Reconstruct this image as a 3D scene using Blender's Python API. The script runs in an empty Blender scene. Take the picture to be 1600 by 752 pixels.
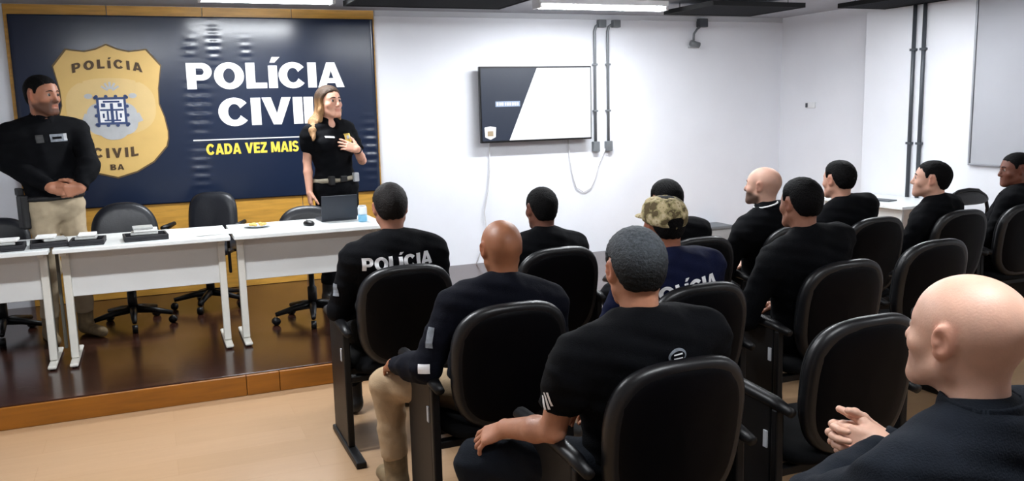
import bpy, bmesh, math, random
import numpy as np
from mathutils import Matrix, Vector

random.seed(4)
SC = bpy.context.scene
COL = SC.collection
PI = math.pi

# ------------------------------------------------------------------ camera
cam_d = bpy.data.cameras.new('camera')
cam = bpy.data.objects.new('camera', cam_d)
COL.objects.link(cam)
SC.camera = cam
F_PX, PITCH, ROLL, YAW = 1350.0, 0.153438, -0.025303, 0.392172
_f = Vector((math.sin(YAW)*math.cos(PITCH), math.cos(YAW)*math.cos(PITCH), -math.sin(PITCH)))
_r0 = Vector((math.cos(YAW), -math.sin(YAW), 0.0))
_u0 = _r0.cross(_f)
_r = math.cos(ROLL)*_r0 + math.sin(ROLL)*_u0
_u = -math.sin(ROLL)*_r0 + math.cos(ROLL)*_u0
CM = Matrix((( _r.x, _u.x, -_f.x, 0), (_r.y, _u.y, -_f.y, 0), (_r.z, _u.z, -_f.z, 1.6), (0, 0, 0, 1)))
cam.matrix_world = CM
cam_d.sensor_width = 36.0
cam_d.lens = 36.0*F_PX/1600.0
cam_d.clip_start = 0.05

# ------------------------------------------------------------------ world, exposure
W = bpy.data.worlds.new('world')
SC.world = W
W.use_nodes = True
W.node_tree.nodes['Background'].inputs[0].default_value = (0.75, 0.82, 1.0, 1)
W.node_tree.nodes['Background'].inputs[1].default_value = 0.05
SC.view_settings.view_transform = 'Standard'
SC.view_settings.look = 'None'
SC.view_settings.gamma = 1.0
SC.view_settings.use_curve_mapping = False
SC.view_settings.exposure = 1.25
SC.cycles.use_denoising = True
SC.cycles.max_bounces = 8
SC.cycles.diffuse_bounces = 4
LAMP_W = 21.0            # watts of each fluorescent fitting
LAMPS = [((3.59, 6.58, 2.43), 1.0), ((0.87, 6.60, 2.43), 0.9), ((4.9, 5.0, 2.43), 0.5),
         ((-0.1, 3.9, 2.43), 1.15), ((2.6, 4.4, 2.43), 0.5), ((1.3, 1.0, 2.43), 0.4), ((4.3, 0.8, 2.43), 0.2)]

# ------------------------------------------------------------------ materials
def srgb(r, g, b):
    def c(v):
        v /= 255.0
        return v/12.92 if v <= 0.04045 else ((v+0.055)/1.055)**2.4
    return (c(r), c(g), c(b), 1.0)

def mat(name, col, rough=0.6, spec=0.5, metal=0.0, noise=0.0, nscale=30.0, bump=0.0, bscale=120.0,
        coat=0.0, emit=None, estr=0.0, sss=0.0, tint=False, stretch=None, sheen=0.0):
    m = bpy.data.materials.new(name)
    m.use_nodes = True
    nt = m.node_tree
    b = nt.nodes['Principled BSDF']
    b.inputs['Roughness'].default_value = rough
    b.inputs['Specular IOR Level'].default_value = spec
    b.inputs['Metallic'].default_value = metal
    b.inputs['Coat Weight'].default_value = coat
    b.inputs['Sheen Weight'].default_value = sheen
    b.inputs['Base Color'].default_value = col
    if sss:
        b.inputs['Subsurface Weight'].default_value = sss
        b.inputs['Subsurface Radius'].default_value = (0.012, 0.005, 0.003)
        b.inputs['Subsurface Scale'].default_value = 1.0
    if emit:
        b.inputs['Emission Color'].default_value = emit
        b.inputs['Emission Strength'].default_value = estr
    tc = nt.nodes.new('ShaderNodeTexCoord')
    vec = tc.outputs['Object']
    if stretch:
        mp = nt.nodes.new('ShaderNodeMapping')
        mp.inputs['Scale'].default_value = stretch
        nt.links.new(vec, mp.inputs['Vector'])
        vec = mp.outputs['Vector']
    src = None
    if noise > 0:
        n = nt.nodes.new('ShaderNodeTexNoise')
        n.inputs['Scale'].default_value = nscale
        n.inputs['Detail'].default_value = 5
        nt.links.new(vec, n.inputs['Vector'])
        r = nt.nodes.new('ShaderNodeMapRange')
        r.inputs[1].default_value = 0.25; r.inputs[2].default_value = 0.75
        r.inputs[3].default_value = 1-noise; r.inputs[4].default_value = 1+noise
        nt.links.new(n.outputs['Fac'], r.inputs[0])
        mx = nt.nodes.new('ShaderNodeVectorMath'); mx.operation = 'SCALE'
        mx.inputs[0].default_value = col[:3]
        nt.links.new(r.outputs[0], mx.inputs['Scale'])
        src = mx.outputs[0]
    if tint:
        a = nt.nodes.new('ShaderNodeAttribute'); a.attribute_name = 'tint'
        mm = nt.nodes.new('ShaderNodeVectorMath'); mm.operation = 'MULTIPLY'
        nt.links.new(a.outputs['Color'], mm.inputs[0])
        if src is None:
            mm.inputs[1].default_value = col[:3]
        else:
            nt.links.new(src, mm.inputs[1])
        src = mm.outputs[0]
    if src is not None:
        nt.links.new(src, b.inputs['Base Color'])
    if bump > 0:
        n2 = nt.nodes.new('ShaderNodeTexNoise')
        n2.inputs['Scale'].default_value = bscale
        n2.inputs['Detail'].default_value = 4
        nt.links.new(vec, n2.inputs['Vector'])
        bp = nt.nodes.new('ShaderNodeBump')
        bp.inputs['Strength'].default_value = bump
        bp.inputs['Distance'].default_value = 0.01
        nt.links.new(n2.outputs['Fac'], bp.inputs['Height'])
        nt.links.new(bp.outputs['Normal'], b.inputs['Normal'])
    return m

M = {}
M['wall'] = mat('wall_paint', srgb(226, 228, 234), 0.7, 0.3, noise=0.02, nscale=3, bump=0.05, bscale=60)
M['ceil'] = mat('ceiling_paint', srgb(165, 167, 173), 0.85, 0.2, noise=0.04, nscale=4)
M['trim'] = mat('shadow_grey_trim', srgb(186, 188, 194), 0.7)  # wall trim, its grey stands in for the shadow band below the ceiling
M['baffle'] = mat('acoustic_foam', srgb(26, 28, 34), 0.95, 0.2, noise=0.25, nscale=60, bump=0.4, bscale=200)
M['baffle_edge'] = mat('acoustic_edge', srgb(10, 10, 13), 0.8, 0.3)
M['fix'] = mat('lamp_body', srgb(225, 226, 228), 0.4)
M['tube'] = mat('lamp_tube', (1, 1, 1, 1), 0.4, emit=(0.93, 0.97, 1.0, 1), estr=20.0)
M['wood'] = mat('varnished_panel', srgb(196, 146, 62), 0.35, 0.5, noise=0.22, nscale=5, stretch=(1.0, 1.0, 9.0))
M['stage_top'] = mat('stage_floorboards', srgb(52, 29, 22), 0.18, 0.5, noise=0.35, nscale=4, stretch=(1.0, 6.0, 1.0), bump=0.04, bscale=18)
M['stage_edge'] = mat('stage_fascia', srgb(138, 84, 20), 0.3, 0.5, noise=0.25, nscale=3, stretch=(1.0, 1.0, 10.0))
M['vinyl'] = mat('banner_vinyl', srgb(27, 37, 58), 0.2, 0.5, noise=0.04, nscale=2)
M['print_white'] = mat('white_print', srgb(240, 240, 240), 0.45)
M['print_yellow'] = mat('yellow_print', srgb(228, 200, 70), 0.45)
M['print_gold'] = mat('gold_print', srgb(214, 178, 106), 0.4, noise=0.10, nscale=3)
M['print_gold2'] = mat('pale_gold_print', srgb(216, 186, 126), 0.4, noise=0.06, nscale=6)
M['print_brown'] = mat('brown_print', srgb(74, 52, 26), 0.45)
M['print_border'] = mat('dark_gold_print', srgb(92, 70, 34), 0.45)  # darker printed border of the badge
M['print_pale'] = mat('pale_blue_print', srgb(180, 182, 184), 0.45, noise=0.08, nscale=14)
M['print_blue'] = mat('blue_print', srgb(46, 66, 110), 0.45)
M['tv_black'] = mat('television_plastic', srgb(12, 12, 14), 0.3)
M['scr_dark'] = mat('slide_dark', srgb(5, 6, 8), 0.4, emit=srgb(30, 38, 54), estr=0.75)
M['scr_white'] = mat('slide_white', srgb(5, 6, 8), 0.4, emit=(0.93, 0.96, 1, 1), estr=0.6)
M['scr_pale'] = mat('slide_pale', srgb(5, 6, 8), 0.4, emit=srgb(150, 168, 196), estr=0.6)
M['scr_grey'] = mat('slide_grey', srgb(5, 6, 8), 0.4, emit=srgb(222, 224, 230), estr=0.8)
M['scr_gold'] = mat('slide_gold', srgb(5, 6, 8), 0.4, emit=srgb(190, 170, 140), estr=0.45)
M['conduit'] = mat('conduit_grey', srgb(116, 120, 124), 0.45, metal=0.3)
M['conduit_dark'] = mat('conduit_dark', srgb(74, 78, 84), 0.45, metal=0.3)
M['cable'] = mat('white_cable', srgb(206, 204, 206), 0.5)
M['black_plastic'] = mat('black_plastic', srgb(9, 9, 12), 0.42, 0.35)
M['chair_shell'] = mat('chair_shell', srgb(3, 3, 6), 0.5, 0.10, noise=0.1, nscale=40, bump=0.06, bscale=300)
M['chair_rim'] = mat('chair_rim', srgb(11, 12, 16), 0.40, 0.6)
M['chair_fabric'] = mat('chair_fabric', srgb(7, 8, 11), 0.85, 0.15, noise=0.2, nscale=200, bump=0.2, bscale=400)
M['chair_metal'] = mat('chair_metal', srgb(12, 12, 14), 0.45, 0.3)
M['plate'] = mat('grey_plate', srgb(178, 180, 184), 0.5)
M['leather'] = mat('office_leather', srgb(14, 17, 25), 0.4, 0.45, noise=0.1, nscale=50, bump=0.08, bscale=90)
M['table_white'] = mat('table_laminate', srgb(226, 230, 230), 0.35, 0.5, noise=0.02, nscale=8)
M['table_panel'] = mat('table_panel', srgb(214, 215, 214), 0.5, 0.4, noise=0.02, nscale=6)
M['table_leg'] = mat('table_leg_paint', srgb(216, 214, 206), 0.4)
M['column_grey'] = mat('cable_channel', srgb(120, 118, 108), 0.5)
M['grey_box'] = mat('grey_plastic', srgb(150, 152, 154), 0.6)
M['board'] = mat('board_surface', srgb(172, 174, 180), 0.85, 0.15, noise=0.02, nscale=3)
M['board_frame'] = mat('board_frame', srgb(150, 152, 158), 0.4, metal=0.4)
M['paper'] = mat('paper', srgb(228, 228, 226), 0.8, noise=0.03, nscale=30)
M['kit_black'] = mat('kit_black', srgb(24, 24, 30), 0.6, noise=0.2, nscale=40)
M['kit_grey'] = mat('kit_grey', srgb(176, 178, 176), 0.5, noise=0.12, nscale=40)
M['laptop'] = mat('laptop_shell', srgb(44, 48, 56), 0.4, metal=0.2)
M['can_blue'] = mat('can_blue', srgb(120, 176, 206), 0.3, metal=0.2, noise=0.15, nscale=30)
M['can_white'] = mat('can_white', srgb(224, 230, 236), 0.35, metal=0.1)
M['snack'] = mat('snack_yellow', srgb(224, 190, 112), 0.8, noise=0.25, nscale=50)
# people
M['skin'] = mat('skin', (1, 1, 1, 1), 0.48, 0.45, noise=0.06, nscale=35, bump=0.06, bscale=220, tint=True, sss=0.12)
M['eye_white'] = mat('eye_white', srgb(168, 162, 156), 0.2)
M['eye_iris'] = mat('eye_iris', srgb(40, 26, 18), 0.15)
M['hair_black'] = mat('hair_black', srgb(5, 4, 5), 0.7, 0.12, noise=0.4, nscale=120, bump=0.6, bscale=180)
M['hair_brown'] = mat('hair_brown', srgb(15, 10, 9), 0.6, 0.2, noise=0.4, nscale=120, bump=0.6, bscale=180)
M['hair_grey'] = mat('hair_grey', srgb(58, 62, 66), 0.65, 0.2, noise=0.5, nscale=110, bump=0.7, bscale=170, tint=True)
M['hair_blond'] = mat('hair_blond', srgb(140, 108, 74), 0.5, 0.3, noise=0.45, nscale=40, bump=0.6, bscale=60, stretch=(4, 4, 0.6), tint=True)
M['cloth_black'] = mat('cloth_black', srgb(5, 6, 10), 0.85, 0.12, noise=0.18, nscale=30, bump=0.25, bscale=260)
M['cloth_navy'] = mat('cloth_navy', srgb(9, 11, 22), 0.85, 0.12, noise=0.18, nscale=30, bump=0.25, bscale=260)
M['cloth_dark'] = mat('cloth_dark', srgb(20, 25, 33), 0.85, 0.15, noise=0.15, nscale=30, bump=0.25, bscale=260)
M['cloth_beige'] = mat('cloth_beige', srgb(170, 146, 116), 0.85, 0.3, noise=0.12, nscale=20, bump=0.25, bscale=260)
M['cloth_khaki'] = mat('cloth_khaki', srgb(176, 160, 134), 0.85, 0.3, noise=0.1, nscale=20, bump=0.25, bscale=260)
M['cloth_blue'] = mat('cloth_blue', srgb(9, 16, 46), 0.82, 0.15, noise=0.2, nscale=25, bump=0.2, bscale=260)
M['boot'] = mat('boot_tan', srgb(120, 102, 74), 0.8, noise=0.25, nscale=40)
M['boot_black'] = mat('boot_black', srgb(18, 17, 17), 0.5)
M['belt'] = mat('belt_webbing', srgb(150, 142, 124), 0.7, noise=0.2, nscale=60)
M['belt_dark'] = mat('belt_dark', srgb(20, 20, 22), 0.5)
M['gold'] = mat('badge_gold', srgb(214, 180, 90), 0.4, metal=0.3)
M['patch'] = mat('patch_grey', srgb(120, 126, 134), 0.7, noise=0.3, nscale=60)
M['white_print2'] = mat('shirt_print', srgb(250, 250, 252), 0.7)
M['white_collar'] = mat('undershirt', srgb(150, 150, 152), 0.8)

def camo_mat():
    m = mat('camouflage_cloth', srgb(150, 134, 98), 0.9, 0.2, bump=0.2, bscale=260)
    nt = m.node_tree; b = nt.nodes['Principled BSDF']
    tc = nt.nodes.new('ShaderNodeTexCoord')
    n = nt.nodes.new('ShaderNodeTexNoise'); n.inputs['Scale'].default_value = 26; n.inputs['Detail'].default_value = 3
    nt.links.new(tc.outputs['Object'], n.inputs['Vector'])
    r = nt.nodes.new('ShaderNodeValToRGB'); r.color_ramp.interpolation = 'CONSTANT'
    el = r.color_ramp.elements
    el[0].color = srgb(96, 84, 60); el[0].position = 0
    el[1].color = srgb(146, 136, 98); el[1].position = 0.42
    for p, c in ((0.49, (186, 170, 132)), (0.57, (204, 190, 156)), (0.66, (156, 140, 102))):
        e = el.new(p); e.color = srgb(*c)
    nt.links.new(n.outputs['Fac'], r.inputs['Fac'])
    nt.links.new(r.outputs['Color'], b.inputs['Base Color'])
    return m
M['camo'] = camo_mat()

def floor_mat():
    m = mat('laminate_floor', srgb(206, 172, 128), 0.3, 0.45)
    nt = m.node_tree; b = nt.nodes['Principled BSDF']
    tc = nt.nodes.new('ShaderNodeTexCoord')
    br = nt.nodes.new('ShaderNodeTexBrick')
    br.inputs['Color1'].default_value = srgb(172, 140, 108); br.inputs['Color2'].default_value = srgb(166, 134, 101)
    br.inputs['Mortar'].default_value = srgb(162, 129, 96)
    br.inputs['Scale'].default_value = 1.0; br.inputs['Mortar Size'].default_value = 0.0015
    br.inputs['Brick Width'].default_value = 1.2; br.inputs['Row Height'].default_value = 0.19
    nt.links.new(tc.outputs['Object'], br.inputs['Vector'])
    mp = nt.nodes.new('ShaderNodeMapping'); mp.inputs['Scale'].default_value = (1.2, 12, 1)
    nt.links.new(tc.outputs['Object'], mp.inputs['Vector'])
    n = nt.nodes.new('ShaderNodeTexNoise'); n.inputs['Scale'].default_value = 3; n.inputs['Detail'].default_value = 6
    nt.links.new(mp.outputs['Vector'], n.inputs['Vector'])
    mr = nt.nodes.new('ShaderNodeMapRange'); mr.inputs[3].default_value = 0.92; mr.inputs[4].default_value = 1.07
    nt.links.new(n.outputs['Fac'], mr.inputs[0])
    v = nt.nodes.new('ShaderNodeVectorMath'); v.operation = 'SCALE'
    nt.links.new(br.outputs['Color'], v.inputs[0]); nt.links.new(mr.outputs[0], v.inputs['Scale'])
    nt.links.new(v.outputs[0], b.inputs['Base Color'])
    return m
M['floor'] = floor_mat()

# ------------------------------------------------------------------ object helpers
def empty(name, label, cat, loc=(0, 0, 0), rz=0.0, group=None):
    o = bpy.data.objects.new(name, None)
    COL.objects.link(o)
    o.empty_display_size = 0.1
    o.location = loc; o.rotation_euler = (0, 0, rz)
    o['label'] = label; o['category'] = cat
    if group: o['group'] = group
    return o

def tag(o, label, cat, group=None):
    o['label'] = label; o['category'] = cat
    if group: o['group'] = group
    return o

def link(name, me, m, parent=None):
    o = bpy.data.objects.new(name, me)
    COL.objects.link(o)
    if m is not None and len(me.materials) == 0:
        for x in (m if isinstance(m, (list, tuple)) else [m]):
            me.materials.append(x)
    if parent: o.parent = parent
    return o

def mk(name, verts, faces, m, parent=None, smooth=True):
    me = bpy.data.meshes.new(name)
    verts = np.asarray(verts, dtype=np.float64)
    if isinstance(faces, np.ndarray) and faces.ndim == 2:
        n, k = faces.shape
        me.vertices.add(len(verts)); me.vertices.foreach_set('co', verts.astype(np.float32).ravel())
        me.loops.add(n*k); me.loops.foreach_set('vertex_index', faces.astype(np.int32).ravel())
        me.polygons.add(n); me.polygons.foreach_set('loop_start', np.arange(0, n*k, k, dtype=np.int32))
        me.update(calc_edges=True); me.validate()
    else:
        me.from_pydata([tuple(v) for v in verts], [], [tuple(f) for f in faces])
        me.update()
    me.polygons.foreach_set('use_smooth', np.full(len(me.polygons), bool(smooth)))
    return link(name, me, m, parent)

def bm_obj(name, bm, m, parent=None, smooth=False):
    bmesh.ops.recalc_face_normals(bm, faces=bm.faces)
    me = bpy.data.meshes.new(name)
    bm.to_mesh(me); bm.free()
    me.polygons.foreach_set('use_smooth', np.full(len(me.polygons), bool(smooth)))
    return link(name, me, m, parent)

def bx(bm, lo, hi, bev=0.0, seg=2, rot=None, piv=None):
    lo = Vector(lo); hi = Vector(hi)
    r = bmesh.ops.create_cube(bm, size=1.0)
    vs = r['verts']; c = (lo+hi)/2; d = hi-lo
    for v in vs:
        v.co = Vector((v.co.x*d.x, v.co.y*d.y, v.co.z*d.z)) + c
    if bev > 0:
        es = list({e for v in vs for e in v.link_edges})
        rr = bmesh.ops.bevel(bm, geom=es, offset=bev, segments=seg, affect='EDGES', profile=0.5)
        vs = list({v for f in rr['faces'] for v in f.verts} | {v for v in vs if v.is_valid})
    if rot is not None:
        p = Vector(piv) if piv is not None else c
        for v in vs: v.co = rot @ (v.co-p) + p
    return vs

def box(name, lo, hi, m, parent=None, bev=0.0, seg=2, rot=None, piv=None):
    bm = bmesh.new(); bx(bm, lo, hi, bev, seg, rot, piv)
    return bm_obj(name, bm, m, parent, smooth=False)

def struct(o):
    o['kind'] = 'structure'
    return o

def tube_vf(pts, rad, n=10, closed=False, cap=True):
    pts = [np.array(p, float) for p in pts]
    N = len(pts)
    rad = [rad]*N if np.isscalar(rad) else rad
    V = []; Fc = []
    prev = None
    for i, p in enumerate(pts):
        a = pts[(i-1) % N] if (closed or i > 0) else p
        b = pts[(i+1) % N] if (closed or i < N-1) else p
        t = b-a; t = t/np.linalg.norm(t)
        if prev is None:
            u = np.cross(t, [0, 0, 1.0])
            if np.linalg.norm(u) < 0.1: u = np.cross(t, [0, 1.0, 0])
        else:
            u = prev - t*(prev@t)
        u /= np.linalg.norm(u); prev = u
        w = np.cross(t, u)
        for k in range(n):
            a_ = 2*PI*k/n
            V.append(p + rad[i]*(math.cos(a_)*u + math.sin(a_)*w))
    S = N if closed else N-1
    for i in range(S):
        j = (i+1) % N
        for k in range(n):
            l = (k+1) % n
            Fc.append((i*n+k, i*n+l, j*n+l, j*n+k))
    if cap and not closed:
        Fc.append(tuple(range(n))[::-1]); Fc.append(tuple(range((N-1)*n, N*n)))
    return V, Fc

def tube(name, pts, rad, m, parent=None, n=10, closed=False):
    V, Fc = tube_vf(pts, rad, n, closed)
    return mk(name, V, Fc, m, parent)

def lathe(name, prof, m, parent=None, n=20, c=(0, 0, 0)):
    V = []; Fc = []
    for (r, z) in prof:
        for k in range(n):
            a = 2*PI*k/n
            V.append((c[0]+max(r, 1e-4)*math.cos(a), c[1]+max(r, 1e-4)*math.sin(a), c[2]+z))
    for i in range(len(prof)-1):
        for k in range(n):
            l = (k+1) % n
            Fc.append((i*n+k, i*n+l, (i+1)*n+l, (i+1)*n+k))
    Fc.append(tuple(range(n))[::-1]); Fc.append(tuple(range((len(prof)-1)*n, len(prof)*n)))
    return mk(name, V, Fc, m, parent)

def pillow(name, w, h, prof, m, parent, fn, ex=4.0, taper=0.0, n=56):
    """rounded slab: superellipse outline w x h swept through prof [(inset, depth)], mapped by fn(u, v, d)"""
    V = []; Fc = []
    a = np.arange(n)*2*PI/n
    cx = np.sign(np.cos(a))*np.abs(np.cos(a))**(2/ex)
    cy = np.sign(np.sin(a))*np.abs(np.sin(a))**(2/ex)
    for (ins, d) in prof:
        u = cx*(w/2-ins); v = cy*(h/2-ins)
        if ins > min(w, h)/2-0.003:
            u = cx*0.002; v = cy*0.002
        u = u*(1+taper*v/(h/2))
        for i in range(n):
            V.append(fn(u[i], v[i], d))
    for i in range(len(prof)-1):
        for k in range(n):
            l = (k+1) % n
            Fc.append((i*n+k, i*n+l, (i+1)*n+l, (i+1)*n+k))
    Fc.append(tuple(range(n))[::-1]); Fc.append(tuple(range((len(prof)-1)*n, len(prof)*n)))
    return mk(name, V, Fc, m, parent)

def text_mesh(s, offset=0.0, res=3, sub=0):
    c = bpy.data.curves.new('txt', 'FONT')
    c.body = s; c.size = 1.0; c.offset = offset; c.resolution_u = res
    o = bpy.data.objects.new('txt', c)
    COL.objects.link(o)
    dg = bpy.context.evaluated_depsgraph_get()
    me = bpy.data.meshes.new_from_object(o.evaluated_get(dg))
    bpy.data.objects.remove(o); bpy.data.curves.remove(c)
    bm = bmesh.new(); bm.from_mesh(me); bpy.data.meshes.remove(me)
    bmesh.ops.remove_doubles(bm, verts=bm.verts, dist=0.001)
    if sub:
        bmesh.ops.triangulate(bm, faces=bm.faces)
        bmesh.ops.subdivide_edges(bm, edges=[e for e in bm.edges if e.calc_length() > 0.12], cuts=sub, use_grid_fill=False)
        bmesh.ops.triangulate(bm, faces=bm.faces)
    V = np.array([v.co[:] for v in bm.verts]); 
    bm.verts.index_update()
    Fc = [tuple(v.index for v in f.verts) for f in bm.faces]
    bm.free()
    return V, Fc

def fit_text(s, x0, x1, z0, z1, offset=0.03, zref='H', sub=0):
    """letters scaled into x0..x1 by z0..z1 (cap height), returned as (x, z) and faces"""
    V, Fc = text_mesh(s, offset, sub=sub)
    R, _ = text_mesh(zref, offset)
    lo, hi = R[:, 1].min(), R[:, 1].max()
    x = (V[:, 0]-V[:, 0].min())/(V[:, 0].max()-V[:, 0].min())*(x1-x0)+x0
    z = (V[:, 1]-lo)/(hi-lo)*(z1-z0)+z0
    return x, z, Fc

# ------------------------------------------------------------------ heavy block letters (own outlines)
def _arc(cx, cy, rx, ry, a0, a1, n=14):
    return [(cx+rx*math.cos(math.radians(a0+(a1-a0)*i/n)), cy+ry*math.sin(math.radians(a0+(a1-a0)*i/n))) for i in range(n+1)]
def _strip(outer, inner):
    V = list(outer)+list(inner); n = len(outer)
    return V, [(i, i+1, n+i+1, n+i) for i in range(n-1)]
def _box(x0, y0, x1, y1): return [(x0, y0), (x1, y0), (x1, y1), (x0, y1)], [(0, 1, 2, 3)]
def _quad(*p): return list(p), [(0, 1, 2, 3)]
LET = {}
def glyph(ch):
    S_ = .29
    if ch == 'I': return .27, [_box(0, 0, S_, 1)]
    if ch == 'Í': return .27, [_box(0, 0, S_, .88), _quad((.06, 1.0), (.22, 1.0), (.40, 1.22), (.14, 1.22))]
    if ch == 'L': return .66, [_box(0, 0, S_, 1), _box(S_, 0, .66, .22)]
    if ch == 'E': return .68, [_box(0, 0, S_, 1), _box(S_, 0, .68, .21), _box(S_, .40, .64, .60), _box(S_, .79, .68, 1)]
    if ch == 'P':
        o = [(S_, 1.0)]+_arc(.46, .665, .32, .335, 90, -90)+[(S_, .33)]
        i = [(S_, .79)]+_arc(.44, .665, .09, .125, 90, -90)+[(S_, .54)]
        return .78, [_box(0, 0, S_, 1), _strip(o, i)]
    if ch == 'B':
        o = [(S_, 1.0)]+_arc(.48, .745, .26, .255, 90, -90)+[(S_, .49)]; i = [(S_, .82)]+_arc(.45, .745, .06, .075, 90, -90)+[(S_, .67)]
        o2 = [(S_, .55)]+_arc(.50, .275, .29, .275, 90, -90)+[(S_, 0)]; i2 = [(S_, .37)]+_arc(.46, .28, .06, .09, 90, -90)+[(S_, .19)]
        return .79, [_box(0, 0, S_, 1), _strip(o, i), _strip(o2, i2)]
    if ch == 'D':
        o = [(S_, 1.0)]+_arc(.40, .5, .44, .5, 90, -90, 20)+[(S_, 0)]; i = [(S_, .78)]+_arc(.38, .5, .18, .28, 90, -90, 20)+[(S_, .22)]
        return .84, [_box(0, 0, S_, 1), _strip(o, i)]
    if ch == 'O': return .94, [_strip(_arc(.47, .5, .47, .52, 0, 360, 32), _arc(.47, .5, .185, .285, 0, 360, 32))]
    if ch == 'C': return .90, [_strip(_arc(.47, .5, .47, .52, 38, 322, 26), _arc(.47, .5, .19, .29, 26, 334, 26))]
    if ch == 'S':
        o = _arc(.38, .71, .36, .31, 20, 270, 16)[:-1]; i = _arc(.38, .71, .12, .10, 10, 270, 16)[:-1]
        a, b = _strip(o+[(.38, .40)], i+[(.38, .61)])
        o2 = _arc(.38, .29, .37, .31, 90, -160, 16); i2 = _arc(.38, .29, .12, .10, 90, -170, 16)
        return .75, [(a, b), _strip(o2, i2)]
    if ch == 'A': return .90, [_quad((0, 0), (.27, 0), (.54, 1), (.31, 1)), _quad((.63, 0), (.90, 0), (.59, 1), (.36, 1)), _box(.20, .17, .70, .37)]
    if ch == 'V': return .88, [_quad((0, 1), (.28, 1), (.55, 0), (.32, 0)), _quad((.60, 1), (.88, 1), (.56, 0), (.33, 0))]
    if ch == 'M': return 1.0, [_box(0, 0, .25, 1), _box(.75, 0, 1.0, 1), _quad((.06, 1), (.30, 1), (.61, .05), (.39, .05)), _quad((.70, 1), (.94, 1), (.61, .05), (.39, .05))]
    if ch == 'Z': return .72, [_box(0, 0, .72, .21), _box(.02, .79, .70, 1), _quad((0, .2), (.30, .2), (.70, .8), (.40, .8))]
    return .32, []
def block_text(s, x0, x1, z0, z1, gap=.06):
    V = []; Fc = []; x = 0
    for ch in s:
        w, parts = glyph(ch)
        for pv, pf in parts:
            n = len(V); V += [(x+a, b) for a, b in pv]; Fc += [tuple(n+i for i in f) for f in pf]
        x += w+gap
    tot = x-gap
    V = np.array(V)
    # slice long quads so they can follow cloth
    return V[:, 0]/tot*(x1-x0)+x0, V[:, 1]*(z1-z0)+z0, Fc

# ------------------------------------------------------------------ implicit surfaces (bodies and clothes)
def smin(a, b, k):
    if k <= 0: return np.minimum(a, b)
    h = np.maximum(k-np.abs(a-b), 0)/k
    return np.minimum(a, b)-h*h*k*0.25

def rotm(z=0, x=0, y=0):
    return np.array((Matrix.Rotation(z, 3, 'Z') @ Matrix.Rotation(x, 3, 'X') @ Matrix.Rotation(y, 3, 'Y')))

def wob(p, f):
    x, y, z = p[..., 0], p[..., 1], p[..., 2]
    return (np.sin(f*(x+0.6*z)+2.1*np.sin(f*0.6*y+1.0))*np.sin(f*0.9*(z-0.4*x)+1.7*np.sin(f*0.5*x+y*f*0.4))
            + 0.5*np.sin(f*2.1*(0.5*x+0.3*y+z)+1.3))

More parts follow.
